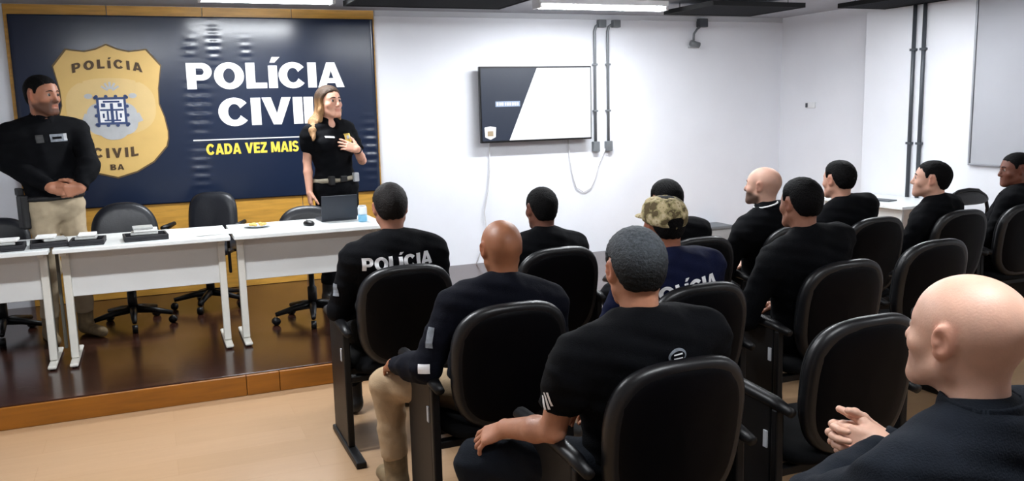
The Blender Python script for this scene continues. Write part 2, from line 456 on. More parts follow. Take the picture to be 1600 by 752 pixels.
class SDF:
    def __init__(self):
        self.P = []; self.R = np.eye(3); self.t = np.zeros(3); self.s = 1.0
        self.post = None
    def frame(self, t=(0, 0, 0), R=None, s=1.0):
        self.t = np.array(t, float); self.R = np.eye(3) if R is None else np.array(R, float); self.s = s
        return self
    def w(self, p): return self.R @ (np.array(p, float)*self.s) + self.t
    def cap(self, a, b, ra, rb=None, k=0.02, op='u'):
        rb = ra if rb is None else rb
        self.P.append(('c', (self.w(a), self.w(b), ra*self.s, rb*self.s), k*self.s, op)); return self
    def flat(self, a, b, ra, rb, k=0.02, op='u'):
        self.P.append(('f', (self.w(a), self.w(b), ra*self.s, rb*self.s), k*self.s, op)); return self
    def sph(self, c, r, k=0.02, op='u'): return self.cap(c, np.array(c, float)+(0, 0, 1e-5), r, r, k, op)
    def ell(self, c, r, k=0.02, op='u', R=None):
        Rm = self.R if R is None else self.R @ np.array(R)
        self.P.append(('e', (self.w(c), np.array(r, float)*self.s, Rm), k*self.s, op)); return self
    def half(self, c, n, k=0.0, op='i'):
        n = np.array(n, float); n = n/np.linalg.norm(n)
        self.P.append(('h', (self.w(c), self.R @ n), k, op)); return self
    def fn(self, f, k=0.0, op='i'):
        self.P.append(('n', f, k, op)); return self
    @staticmethod
    def d1(kind, D, p):
        if kind in 'cf':
            a, b, ra, rb = D
            ab = b-a; L2 = max(ab@ab, 1e-12)
            q = p-a
            t0 = (q@ab)/L2; t = np.clip(t0, 0, 1)
            e = q-t[..., None]*ab
            if kind == 'c':
                return np.sqrt((e*e).sum(-1))-(ra+(rb-ra)*t)
            e = q-t0[..., None]*ab
            L = math.sqrt(L2)
            rad = np.sqrt((e*e).sum(-1))-(ra+(rb-ra)*t)
            ax = np.maximum(-t0, t0-1)*L
            return np.maximum(rad, ax)
        if kind == 'e':
            c, r, R = D
            q = (p-c)@R
            k0 = np.sqrt(((q/r)**2).sum(-1)); k1 = np.sqrt(((q/(r*r))**2).sum(-1))
            return np.where(k1 < 1e-9, -r.min(), k0*(k0-1)/np.maximum(k1, 1e-9))
        if kind == 'h':
            c, n = D
            return (p-c)@n
        return D(p)
    def eval(self, p):
        d = np.full(p.shape[:-1], 1e3)
        for kind, D, k, op in self.P:
            e = self.d1(kind, D, p)
            d = smin(d, e, k) if op == 'u' else (-smin(-d, e, k) if op == 's' else -smin(-d, -e, k))
        if self.post is not None: d = d+self.post(p)
        return d
    def bounds(self):
        lo = np.full(3, 1e9); hi = -lo
        for kind, D, k, op in self.P:
            if op != 'u': continue
            if kind in 'cf':
                a, b, ra, rb = D; r = max(ra, rb)
                lo = np.minimum(lo, np.minimum(a, b)-r); hi = np.maximum(hi, np.maximum(a, b)+r)
            elif kind == 'e':
                c, r, R = D; e = np.abs(R)@r
                lo = np.minimum(lo, c-e); hi = np.maximum(hi, c+e)
        return lo, hi
    def mesh(self, h):
        lo, hi = self.bounds()
        lo = lo-2.5*h-0.012; hi = hi+2.5*h+0.012
        B = 8
        nb = np.ceil((hi-lo)/(h*B)).astype(int)
        G = np.full(tuple(nb*B), 1e3, np.float32)
        bi = np.stack(np.meshgrid(*[np.arange(k) for k in nb], indexing='ij'), -1).reshape(-1, 3)
        cen = lo+(bi*B+(B-1)/2)*h
        hd = h*B*math.sqrt(3)/2
        D0 = [self.d1(kd, D, cen) for kd, D, k, op in self.P]
        d = np.full(len(cen), 1e3)
        for (kd, D, k, op), e in zip(self.P, D0):
            d = smin(d, e, k) if op == 'u' else (-smin(-d, e, k) if op == 's' else -smin(-d, -e, k))
        near = np.abs(d) < hd*1.5+0.02
        # neighbouring blocks of the inside must be marked as inside
        ids = np.where(near)[0]
        off = np.stack(np.meshgrid(*[np.arange(B)]*3, indexing='ij'), -1).reshape(-1, 3)
        pts = lo+((bi[ids]*B)[:, None, :]+off[None])*h
        R = np.full(pts.shape[:2], 1e3)
        dn = d[ids]
        for (kd, D, k, op), e0 in zip(self.P, D0):
            e0 = e0[ids]
            act = (e0-np.maximum(dn, 0) < 2.6*hd+2*k) if op == 'u' else ((e0 < 2.6*hd+2*k) if op == 's' else (e0 > -(2.6*hd+2*k)))
            a = np.where(act)[0]
            if not len(a): continue
            e = self.d1(kd, D, pts[a]); q = R[a]
            R[a] = smin(q, e, k) if op == 'u' else (-smin(-q, e, k) if op == 's' else -smin(-q, -e, k))
        if self.post is not None: R = R+self.post(pts)
        far_in = np.where(~near & (d < 0))[0]
        for i in far_in:
            b = bi[i]*B
            G[b[0]:b[0]+B, b[1]:b[1]+B, b[2]:b[2]+B] = -1e3
        gi = (bi[ids]*B)[:, None, :]+off[None]
        G[gi[..., 0], gi[..., 1], gi[..., 2]] = R
        return nets(G, lo, h)

def nets(G, lo, h):
    ins = G < 0
    c = [ins[i:ins.shape[0]-1+i, j:ins.shape[1]-1+j, k:ins.shape[2]-1+k] for i in (0, 1) for j in (0, 1) for k in (0, 1)]
    s = sum(x.astype(np.int8) for x in c)
    mix = (s > 0) & (s < 8)
    cell = np.argwhere(mix)
    idx = np.full(mix.shape, -1, np.int64); idx[mix] = np.arange(len(cell))
    acc = np.zeros((len(cell), 3)); cnt = np.zeros(len(cell))
    def val(o): return G[cell[:, 0]+o[0], cell[:, 1]+o[1], cell[:, 2]+o[2]].astype(np.float64)
    cor = [(i, j, k) for i in (0, 1) for j in (0, 1) for k in (0, 1)]
    vals = {o: val(o) for o in cor}
    for o in cor:
        for ax in range(3):
            if o[ax]: continue
            o2 = list(o); o2[ax] = 1; o2 = tuple(o2)
            a, b = vals[o], vals[o2]
            m = (a < 0) != (b < 0)
            t = np.where(m, a/np.where(a == b, 1, a-b), 0)
            t = np.clip(t, 0, 1)
            p = np.array(o, float)[None]+t[:, None]*(np.array(o2)-np.array(o))[None]
            acc += np.where(m[:, None], p, 0); cnt += m
    V = lo+(cell+acc/np.maximum(cnt, 1)[:, None])*h
    Q = []
    for ax in range(3):
        u, v = [(1, 2), (2, 0), (0, 1)][ax]
        sl0 = [slice(None)]*3; sl1 = [slice(None)]*3
        sl0[ax] = slice(0, -1); sl1[ax] = slice(1, None)
        A = ins[tuple(sl0)]; Bv = ins[tuple(sl1)]
        e = np.argwhere(A != Bv)
        ok = (e[:, u] > 0) & (e[:, v] > 0) & (e[:, u] < mix.shape[u]) & (e[:, v] < mix.shape[v]) & (e[:, ax] < mix.shape[ax])
        e = e[ok]
        sgn = A[e[:, 0], e[:, 1], e[:, 2]]
        def at(du, dv):
            q = e.copy(); q[:, u] += du; q[:, v] += dv
            return idx[q[:, 0], q[:, 1], q[:, 2]]
        q = np.stack([at(-1, -1), at(0, -1), at(0, 0), at(-1, 0)], -1)
        q[~sgn] = q[~sgn][:, ::-1]
        Q.append(q)
    Q = np.concatenate(Q)
    Q = Q[(Q >= 0).all(1)]
    return V, Q

def merge(parts):
    V = []; Q = []; n = 0
    for v, q in parts:
        V.append(v); Q.append(q+n); n += len(v)
    return np.concatenate(V), np.concatenate(Q)

def set_tint(o, col):
    at = o.data.color_attributes.new('tint', 'FLOAT_COLOR', 'POINT')
    c = np.ones((len(col), 4), np.float32); c[:, :3] = col
    at.data.foreach_set('color', c.ravel())

# ------------------------------------------------------------------ room shell
YW, XR, XP, ZC = 7.67, 6.376, 6.15, 2.47
struct(box('floor', (-2.6, -2.5, -0.1), (XR+0.1, YW+0.1, 0.0), M['floor']))
struct(box('ceiling', (-2.6, -2.5, ZC), (XR+0.1, YW+0.1, ZC+0.1), M['ceil']))
wf = struct(box('wall_front', (-2.6, YW, 0.0), (XR+0.1, YW+0.1, ZC), M['wall']))
struct(box('wall_left', (-2.7, -2.5, 0.0), (-2.6, YW+0.1, ZC), M['wall']))
struct(box('wall_back', (-2.7, -2.6, 0.0), (XR+0.2, -2.5, ZC), M['wall']))
struct(box('wall_right', (XR, -2.5, 0.0), (XR+0.1, YW, ZC), M['wall']))
struct(box('trim_1', (XP, -2.5, 0.0), (XR, 6.24, ZC), M['wall'], bev=0.004))
struct(box('trim_2', (1.915, YW-0.012, 2.42), (XR, YW, ZC), M['trim'], bev=0.002))
# wooden board cladding behind the banner: one object per board
seams = [-0.945, -0.229, 0.48, 1.194, 1.905]
for i in range(4):
    b = box('board', (seams[i]+0.003, YW-0.022, 0.128), (seams[i+1]-0.003, YW, ZC-0.005), M['wood'], wf, bev=0.002, seg=1)
# stage: platform with fascia boards
st = struct(box('trim_3', (-2.6, 5.015, 0.0), (4.4, YW-0.001, 0.126), M['stage_top'], bev=0.004))
fx = [-2.6, -0.95, 0.40, 0.585, 1.9, 3.2, 4.4]
for i in range(6):
    box('fascia_board', (fx[i]+0.0015, 4.993, 0.001), (fx[i+1]-0.0015, 5.0155, 0.119), M['stage_edge'], st, bev=0.003, seg=2)

# ------------------------------------------------------------------ ceiling lamps and panels
def lamp(i, loc, wk, label):
    k = 0.78 if i == 1 else 1.0
    t = empty('ceiling_lamp', label, 'lamp', loc)
    bm = bmesh.new()
    bx(bm, (-0.61*k, -0.075, -0.012), (0.61*k, 0.075, 0.038), 0.008)
    bm_obj('housing', bm, M['fix'], t)
    for s in (-1, 1):
        tube('fluorescent_tube', [(-0.585*k, s*0.04, -0.028), (0.585*k, s*0.04, -0.028)], 0.014, M['tube'], t, n=10)
    for e in (-1, 1):
        box('end_cap', (e*0.597*k-0.012, -0.07, -0.046), (e*0.597*k+0.012, 0.07, -0.01), M['fix'], t, bev=0.004)
    L = bpy.data.lights.new('lamp_light', 'AREA')
    L.shape = 'RECTANGLE'; L.size = 1.15*k; L.size_y = 0.12; L.energy = LAMP_W*wk
    L.color = (0.93, 0.965, 1.0)
    lo = bpy.data.objects.new('lamp_light', L)
    COL.objects.link(lo); lo.parent = t; lo.location = (0, 0, -0.06)
lamp_lab = ['lit white fluorescent ceiling lamp above the television', 'lit white fluorescent ceiling lamp above the dark banner',
            'fluorescent ceiling lamp by the right wall above the side table', 'fluorescent ceiling lamp above the stage edge',
            'fluorescent ceiling lamp above the middle of the front seat row', 'fluorescent ceiling lamp above the grey haired man',
            'fluorescent ceiling lamp at the right rear of the room']
for i, (loc, wk) in enumerate(LAMPS): lamp(i, loc, wk, lamp_lab[i])

def baffle(lo, hi, label):
    c = ((lo[0]+hi[0])/2, (lo[1]+hi[1])/2, lo[2])
    t = empty('acoustic_panel', label, 'ceiling panel', c, group='black panels hung under the ceiling')
    w, d, h = hi[0]-lo[0], hi[1]-lo[1], hi[2]-lo[2]
    box('panel_core', (-w/2+0.012, -d/2+0.012, 0.004), (w/2-0.012, d/2-0.012, h), M['baffle'], t, bev=0.004)
    bm = bmesh.new()
    bx(bm, (-w/2, -d/2, 0), (w/2, -d/2+0.014, h+0.004)); bx(bm, (-w/2, d/2-0.014, 0), (w/2, d/2, h+0.004))
    bx(bm, (-w/2, -d/2+0.014, 0), (-w/2+0.014, d/2-0.014, h+0.004)); bx(bm, (w/2-0.014, -d/2+0.014, 0), (w/2, d/2-0.014, h+0.004))
    bm_obj('edge_frame', bm, M['baffle_edge'], t)
    for sx in (-1, 1):
        for sy in (-1, 1):
            tube('hanger', [(sx*w*0.4, sy*d*0.35, h), (sx*w*0.4, sy*d*0.35, ZC-lo[2]-0.001)], 0.004, M['conduit_dark'], t, n=6)
baffle((4.31, 6.02, 2.375), (5.25, 6.76, 2.41), 'black acoustic panel right of the lit lamp, above the bare white wall')
baffle((1.42, 5.80, 2.375), (2.68, 6.62, 2.41), 'black acoustic panel between the two lit lamps at the top edge')
baffle((5.60, 5.05, 2.375), (6.145, 6.02, 2.41), 'black acoustic panel against the right wall where the pipes go up')

# ------------------------------------------------------------------ banner
def ban_y(x, z):
    x = np.asarray(x, float); z = np.asarray(z, float)
    r = np.zeros_like(x)
    for cx, cz, sx, sz, a, f in ((0.55, 2.16, 0.035, 0.16, 0.0025, 105), (0.36, 2.15, 0.04, 0.10, 0.002, 95), (0.40, 1.68, 0.06, 0.22, 0.004, 85),
                                 (0.38, 1.18, 0.07, 0.18, 0.0035, 90), (1.82, 1.25, 0.06, 0.22, 0.004, 88), (0.8, 2.1, 0.03, 0.1, 0.002, 100)):
        r = r + a*np.exp(-((x-cx)/sx)**2-((z-cz)/sz)**2)*np.sin(f*z+3*x)
    return YW-0.040+r+0.003*np.sin(1.7*x+0.8*z)
BX0, BX1, BZ0, BZ1 = -0.915, 1.885, 0.885, 2.388
ban = empty('wall_banner', 'large dark blue vinyl banner with gold police badge on wooden boards', 'banner', (0.48, YW-0.03, BZ0))
off = np.array((0.48, YW-0.03, BZ0))
xs = np.linspace(BX0, BX1, 90); zs = np.linspace(BZ0, BZ1, 150)
Xg, Zg = np.meshgrid(xs, zs, indexing='ij')
fr = np.stack([Xg, ban_y(Xg, Zg), Zg], -1).reshape(-1, 3)-off
bk = fr+(0, 0.006, 0)
n1, n2 = Xg.shape
i0 = (np.arange(n1-1)[:, None]*n2+np.arange(n2-1)[None]).ravel()
q = np.stack([i0, i0+n2, i0+n2+1, i0+1], -1)
N = n1*n2
rim = []
ring = [i*n2 for i in range(n1)]+[(n1-1)*n2+j for j in range(1, n2)]+[i*n2+n2-1 for i in range(n1-2, -1, -1)]+[j for j in range(n2-2, 0, -1)]
for a, b in zip(ring, ring[1:]+ring[:1]): rim.append((a+N, b+N, b, a))
mk('vinyl_sheet', np.concatenate([fr, bk]), np.concatenate([q, q[:, ::-1]+N, np.array(rim)]), M['vinyl'], ban)

def on_banner(name, x, z, Fc, m, lift, parent=ban):
    V = np.stack([x, ban_y(x, z)-lift, z], -1)-off
    o = mk(name, V, Fc, m, parent, smooth=False)
    return o
def ban_text(s, x0, x1, z0, z1, m, offset=0.03, dz=0.0, lift=0.004, name='lettering', shear=0.0):
    x, z, Fc = block_text(s, x0, x1, z0, z1)
    if dz: z = z+dz*(x-x0)/(x1-x0)
    return on_banner(name, x, z, Fc, m, lift)
ban_text('POLÍCIA', 0.322, 1.61, 1.808, 2.020, M['print_white'], 0.045)
ban_text('CIVIL', 0.548, 1.43, 1.503, 1.730, M['print_white'], 0.045, lift=0.005)
ban_text('CADA VEZ MAIS', 0.430, 1.185, 1.268, 1.358, M['print_yellow'], 0.04)
def poly_strip(pts):
    return np.array([p[0] for p in pts], float), np.array([p[1] for p in pts], float), [tuple(range(len(pts)))]
x, z, Fc = poly_strip([(0.335, 1.387), (1.36, 1.387), (1.36, 1.396), (0.335, 1.396)])
on_banner('printed_rule', x, z, Fc, M['print_white'], 0.005)
# the badge
half = [(20, 0), (44, 60), (56, 120), (50, 175), (45, 215), (130, 291), (190, 279), (250, 267), (332, 264), (400, 288), (480, 302), (520, 300), (560, 288), (640, 208), (690, 110), (718, 0)]
def shield(k, cx0, m, name, lift, dz=0.0):
    h = 2.171-1.11
    pr = []
    for v, dx in half:
        zz = 2.171-(v-20)/698.0*h
        pr.append((dx/302.0*0.408, zz))
    c = (cx0, 1.64+dz)
    P = [(cx0+a, b) for a, b in pr]+[(cx0-a, b) for a, b in pr[::-1][1:-1]]
    P = [(c[0]+(a-c[0])*k, c[1]+dz+(b-c[1])*k) for a, b in P]
    # fan of triangles around the centre so that it follows the sheet
    x = np.array([c[0]]+[p[0] for p in P]); z = np.array([c[1]]+[p[1] for p in P])
    n = len(P)
    xs_ = [x]; zs_ = [z]; Fc = []
    rings = 8
    X = [c[0]]; Z = [c[1]]
    for r_ in range(1, rings+1):
        for a, b in P:
            X.append(c[0]+(a-c[0])*r_/rings); Z.append(c[1]+(b-c[1])*r_/rings)
    for i in range(n): Fc.append((0, 1+(i+1) % n, 1+i))
    for r_ in range(rings-1):
        for i in range(n):
            j = (i+1) % n
            Fc.append((1+r_*n+i, 1+r_*n+j, 1+(r_+1)*n+j, 1+(r_+1)*n+i))
    return on_banner(name, np.array(X), np.array(Z), Fc, m, lift)
SX = -0.254
shield(1.0, SX, M['print_border'], 'badge_outline', 0.003)
shield(0.975, SX, M['print_gold'], 'printed_badge', 0.005)
def disc(cx, cz, rx, rz, n=40, ex=2.0):
    X = [cx]; Z = [cz]; Fc = []
    R = 4
    for r_ in range(1, R+1):
        for i in range(n):
            a = 2*PI*i/n
            X.append(cx+rx*r_/R*math.copysign(abs(math.cos(a))**(2/ex), math.cos(a))); Z.append(cz+rz*r_/R*math.copysign(abs(math.sin(a))**(2/ex), math.sin(a)))
    for i in range(n): Fc.append((0, 1+(i+1) % n, 1+i))
    for r_ in range(R-1):
        for i in range(n):
            j = (i+1) % n
            Fc.append((1+r_*n+i, 1+r_*n+j, 1+(r_+1)*n+j, 1+(r_+1)*n+i))
    return np.array(X), np.array(Z), Fc
def bdisc(name, cx, cz, rx, rz, m, lift, ex=2.0): return on_banner(name, *disc(cx, cz, rx, rz, ex=ex), m, lift)
bdisc('pale_field', SX, 1.68, 0.325, 0.225, M['print_gold2'], 0.0065, 2.6)
bdisc('crest_field', SX, 1.585, 0.185, 0.135, M['print_pale'], 0.008, 3.0)
bdisc('crest_field', SX, 1.545, 0.12, 0.125, M['print_pale'], 0.0085, 2.4)
# ornate blue square: knotted border and inner cross bars
cz = 1.648
def bbar(x0, z0, x1, z1, w, lift=0.0115, name='crest_mark', m='print_blue'):
    d = np.array((x1-x0, z1-z0)); L = np.linalg.norm(d); nrm = np.array((-d[1], d[0]))/L*w/2
    pts = [(x0+nrm[0], z0+nrm[1]), (x1+nrm[0], z1+nrm[1]), (x1-nrm[0], z1-nrm[1]), (x0-nrm[0], z0-nrm[1])]
    x, z, Fc = poly_strip(pts)
    return on_banner(name, x, z, Fc, M[m], lift)
bdisc('crest_shield', SX, cz, 0.105, 0.105, M['print_white'], 0.010, 5)
for s in (-1, 1):
    bbar(SX+s*0.098, cz-0.105, SX+s*0.098, cz+0.105, 0.018); bbar(SX-0.105, cz+s*0.098, SX+0.105, cz+s*0.098, 0.018)
    for k in range(4):
        t_ = -0.105+k*0.07
        bdisc('crest_knot', SX+s*0.113, cz+t_, 0.013, 0.013, M['print_blue'], 0.0125); bdisc('crest_knot', SX+t_, cz+s*0.113, 0.013, 0.013, M['print_blue'], 0.0125)
    bbar(SX+s*0.045, cz+0.045, SX+s*0.075, cz+0.045, 0.03)
    bbar(SX+s*0.032, cz-0.075, SX+s*0.032, cz+0.0, 0.014); bbar(SX+s*0.062, cz-0.055, SX+s*0.062, cz-0.02, 0.014)
bbar(SX, cz-0.09, SX, cz+0.06, 0.022); bbar(SX-0.085, cz+0.008, SX+0.085, cz+0.008, 0.014); bbar(SX-0.06, cz+0.072, SX+0.06, cz+0.072, 0.014)
bbar(SX-0.06, cz-0.075, SX+0.06, cz-0.075, 0.012)
# star and plumes above, ribbons at the sides
for k in range(5):
    a = PI/2+(k-2)*0.5
    bbar(SX+0.02*math.cos(a), 1.80+0.02*math.sin(a), SX+0.075*math.cos(a), 1.80+0.075*math.sin(a), 0.016, 0.0085, 'crest_plume', 'print_pale')
for s in (-1, 1):
    bbar(SX+s*0.11, 1.56, SX+s*0.21, 1.60, 0.07, 0.0085, 'crest_ribbon', 'print_pale'); bbar(SX+s*0.19, 1.875, SX+s*0.265, 1.885, 0.016, 0.0085, 'ribbon_fold', 'print_gold')
    bbar(SX+s*0.20, 1.435, SX+s*0.275, 1.425, 0.014, 0.0085, 'ribbon_fold', 'print_gold')
    bdisc('ribbon_fold', SX+s*0.16, 1.765, 0.03, 0.02, M['print_pale'], 0.0085)
x, z, Fc = block_text('POLÍCIA', SX-0.255, SX+0.250, 1.965, 2.035, .28)
z = z-0.55*(x-SX)**2+0.015
on_banner('badge_lettering', x, z, Fc, M['print_brown'], 0.0085)
x, z, Fc = block_text('CIVIL', SX-0.165, SX+0.165, 1.285, 1.362, .28)
on_banner('badge_lettering', x, z+0.4*(x-SX)**2-0.008, Fc, M['print_brown'], 0.0085)
x, z, Fc = block_text('BA', SX-0.05, SX+0.05, 1.180, 1.225, .15)
on_banner('badge_lettering', x, z, Fc, M['print_brown'], 0.0085)

# ------------------------------------------------------------------ television on the wall
tv = empty('television', 'flat television on the white wall showing a black and white slide', 'television', (3.42, 7.60, 1.27))
TX0, TX1, TZ0, TZ1 = -0.581, 0.575, 0.008, 0.697
box('case', (TX0, -0.052, TZ0-0.006), (TX1, -0.010, TZ1+0.006), M['tv_black'], tv, bev=0.006)
box('wall_bracket', (-0.22, -0.012, 0.2), (0.22, 0.068, 0.5), M['conduit_dark'], tv, bev=0.004)
def scr(name, pts, m, y):
    V = [(TX0+0.012+u*(TX1-TX0-0.024), y, TZ0+0.012+v*(TZ1-TZ0-0.022)) for u, v in pts]
    return mk(name, V, [tuple(range(len(V)))], m, tv, smooth=False)
scr('slide_white_area', [(0.24, 0), (1, 0), (1, 1), (0.50, 1)], M['scr_white'], -0.0535)
scr('slide_dark_area', [(0, 0), (0.24, 0), (0.50, 1), (0, 1)], M['scr_dark'], -0.0535)
def tvq(name, u0, u1, v0, v1, m, y):
    V = [(TX0+u*(TX1-TX0), y, TZ0+v*(TZ1-TZ0)) for u, v in ((u0, v0), (u1, v0), (u1, v1), (u0, v1))]
    return mk(name, V, [(0, 1, 2, 3)], m, tv, smooth=False)
tvq('slide_title_bar', 0.13, 0.345, 0.472, 0.545, M['scr_pale'], -0.0545)
ux = 0.14
for k, (wd, gp) in enumerate(((.016, .008), (.012, .006), (.018, .012), (.010, .006), (.016, .006), (.016, .008), (.014, .006), (.018, .006), (.014, .004))):
    tvq('slide_title_stroke', ux, ux+wd, 0.488, 0.530, M['scr_white'], -0.0550); ux += wd+gp
for k, (u0, u1, v0, v1) in enumerate(((0.55, 0.60, 0.40, 0.43), (0.68, 0.80, 0.54, 0.555), (0.80, 0.92, 0.50, 0.515), (0.87, 0.93, 0.43, 0.445), (0.74, 0.84, 0.42, 0.435))):
    V = [(TX0+u*(TX1-TX0), -0.0545, TZ0+v*(TZ1-TZ0)) for u, v in ((u0, v0), (u1, v0), (u1, v1), (u0, v1))]
    mk('slide_faint_mark', V, [(0, 1, 2, 3)], M['scr_grey'], tv, smooth=False)
def tvp(name, pts, m, y): return mk(name, [(TX0+u*(TX1-TX0), y, TZ0+v*(TZ1-TZ0)) for u, v in pts], [tuple(range(len(pts)))], m, tv, smooth=False)
tvp('slide_badge', [(0.035, 0.07), (0.08, 0.035), (0.125, 0.07), (0.13, 0.20), (0.08, 0.215), (0.03, 0.20)], M['scr_white'], -0.0545)
tvp('slide_badge_crest', [(0.055, 0.08), (0.105, 0.08), (0.105, 0.15), (0.055, 0.15)], M['scr_gold'], -0.0550)

# cables
tube('power_cable', [(2.96, 7.655, 1.29), (2.955, 7.652, 1.0), (2.93, 7.65, 0.8), (2.885, 7.645, 0.62), (2.90, 7.645, 0.45), (2.84, 7.64, 0.25), (2.78, 7.62, 0.134)], 0.006, M['cable'])
tag(bpy.data.objects['power_cable'], 'thin white cable running down the wall from the television', 'cable')
pts = []
P0 = [(3.787, 1.29), (3.80, 1.10), (3.83, 0.92), (3.87, 0.79), (3.95, 0.745), (4.03, 0.78), (4.08, 0.87), (4.12, 1.0), (4.20, 1.165)]
for i, (a, b) in enumerate(P0): pts.append((a, 7.652, b))
tag(tube('signal_cable', pts, 0.0055, M['cable']), 'white cable hanging in a loop between television and pipe', 'cable')

# conduits by the television
def conduit(x, label, bend):
    t = empty('wall_conduit', label, 'pipe', (x, 7.645, 1.19), group='grey conduits right of the television')
    pts = [(0, 0, 0.04), (0, 0, 1.0), (0.0, 0, 1.12), (0.015, 0, 1.165), (0.05, 0, 1.185), (bend, 0, 1.19)]
    tube('pipe', pts, 0.014, M['conduit'], t, n=12)
    box('outlet_box', (-0.035, -0.028, -0.05), (0.035, 0.024, 0.05), M['conduit'], t, bev=0.006)
    box('top_box', (bend-0.01, -0.035, 1.155), (bend+0.07, 0.024, 1.228), M['conduit'], t, bev=0.006)
    for h in (0.35, 0.8):
        box('pipe_clamp', (-0.024, -0.018, h-0.009), (0.024, 0.024, h+0.009), M['conduit'], t, bev=0.003)
conduit(4.088, 'grey conduit pipe at the edge of the television', 0.045)
conduit(4.232, 'grey conduit pipe second from the television, on bare wall', 0.06)
cm = empty('wall_fitting', 'small grey bent pipe fitting on the wall under the black ceiling panel', 'fitting', (5.25, 7.65, 2.17))
box('mount_box', (0.03, -0.05, 0.19), (0.13, 0.02, 0.275), M['conduit_dark'], cm, bev=0.006)
tube('bracket_arm', [(0.06, -0.02, 0.20), (0.01, -0.03, 0.17), (-0.03, -0.03, 0.12), (-0.035, -0.03, 0.05)], 0.012, M['conduit'], cm)
tube('fitting_head', [(-0.075, -0.04, 0.03), (0.02, -0.05, 0.005)], 0.03, M['conduit'], cm, n=14)
box('base_plate', (-0.07, -0.01, -0.02), (0.03, 0.02, 0.0), M['plate'], cm, bev=0.004)

# right wall: two dark conduits, whiteboard, switch
for yy, zb, lab in ((5.675, 0.70, 'dark vertical pipe on the right wall, left one of two'), (5.57, 0.70, 'dark vertical pipe on the right wall, right one of two')):
    t = empty('wall_pipe', lab, 'pipe', (XP-0.02, yy, zb), group='dark pipes on the right wall')
    tube('pipe', [(0, 0, 0), (0, 0, ZC-zb-0.002)], 0.0165, M['conduit_dark'], t, n=12)
    for h in (0.5, 1.3):
        box('pipe_clamp', (-0.018, -0.028, h-0.01), (0.0195, 0.028, h+0.01), M['conduit_dark'], t, bev=0.003)
wb = empty('whiteboard', 'large pale grey board hanging high on the right wall', 'board', (XP, 4.1, 1.04))
box('board_sheet', (-0.022, -0.95, 0.012), (0.0, 0.95, 1.38), M['board'], wb)
bm = bmesh.new()
bx(bm, (-0.032, -0.97, 0.0), (-0.0005, 0.97, 0.016), 0.003); bx(bm, (-0.032, -0.97, 1.372), (-0.0005, 0.97, 1.39), 0.003)
bx(bm, (-0.032, 0.953, 0.016), (-0.0005, 0.97, 1.372), 0.003); bx(bm, (-0.032, -0.97, 0.016), (-0.0005, -0.953, 1.372), 0.003)
bm_obj('board_frame', bm, M['board_frame'], wb)
sw = empty('light_switch', 'small white wall switch with grey rocker beside the room corner', 'switch', (XR, 7.22, 1.54))
box('switch_plate', (-0.012, -0.10, -0.03), (0, 0.045, 0.03), M['fix'], sw, bev=0.003)
box('rocker', (-0.020, 0.008, -0.022), (-0.010, 0.034, 0.022), M['conduit_dark'], sw, bev=0.002)
gb = empty('floor_box', 'low grey plastic box on the floor against the far white wall', 'box', (5.41, 7.50, 0.0))
box('box_body', (-0.13, -0.13, 0.0), (0.13, 0.15, 0.29), M['grey_box'], gb, bev=0.01)
box('box_lid', (-0.14, -0.14, 0.29), (0.14, 0.155, 0.325), M['conduit'], gb, bev=0.008)

# ------------------------------------------------------------------ stage tables
TH, ZS = 0.725, 0.126
def stage_table(cx, label):
    t = empty('stage_table', label, 'table', (cx, 5.86, ZS), group='white tables in a row on the stage')
    hw = 0.489
    bm = bmesh.new(); bx(bm, (-hw-0.003, -0.30, TH-0.026), (hw+0.003, 0.30, TH), 0.004)
    bm_obj('tabletop', bm, M['table_white'], t)
    box('modesty_panel', (-hw+0.032, -0.105, 0.405), (hw-0.032, -0.085, TH-0.03), M['table_panel'], t, bev=0.003)
    for s in (-1, 1):
        x0 = s*(hw-0.045)
        bm = bmesh.new()
        bx(bm, (x0-0.022, -0.13, 0.03), (x0+0.022, -0.085, TH-0.027), 0.006)
        bx(bm, (x0-0.018, -0.23, TH-0.052), (x0+0.018, 0.23, TH-0.027), 0.004)
        lg = bm_obj('leg', bm, M['table_leg'], t)
        ch = box('cable_channel', (x0-0.016, -0.084, 0.05), (x0+0.016, 0.01, TH-0.054), M['column_grey'], lg, bev=0.004)
        bm = bmesh.new()
        vs = bx(bm, (x0-0.024, -0.26, 0.008), (x0+0.024, 0.24, 0.045), 0.008)
        for v in vs:
            if v.co.z > 0.03: v.co.z -= 0.022*min(1, abs(v.co.y+0.1)/0.2)
        ft = bm_obj('foot', bm, M['table_leg'], lg)
        for yy in (-0.235, 0.215):
            lathe('foot_pad', [(0.014, 0), (0.014, 0.012)], M['black_plastic'], t, n=10, c=(x0, yy, 0))
    return t
stage_table(-1.083, 'white stage table with black kit on top, at the left frame edge')
MT = stage_table(-0.078, 'white stage table in the middle of the row, black kit on its left part')
stage_table(0.927, 'white stage table carrying the laptop, behind the man with lettered shirt')

o_ = box('cable_duct', (0.4935, 0.02, 0.44), (0.5115, 0.06, TH-0.001), M['black_plastic'], MT, bev=0.004)
o_['label'] = 'black hanging cable duct'
box('duct_clip', (0.496, 0.012, 0.585), (0.509, 0.021, 0.605), M['fix'], o_, bev=0.002)
box('cable_duct', (-0.5115, 0.02, 0.06), (-0.4935, 0.06, TH-0.001), M['column_grey'], MT, bev=0.004)

def on_table(name, label, cat, x, y, rz=0, group=None):
    return empty(name, label, cat, (x, y, ZS+TH), rz, group)
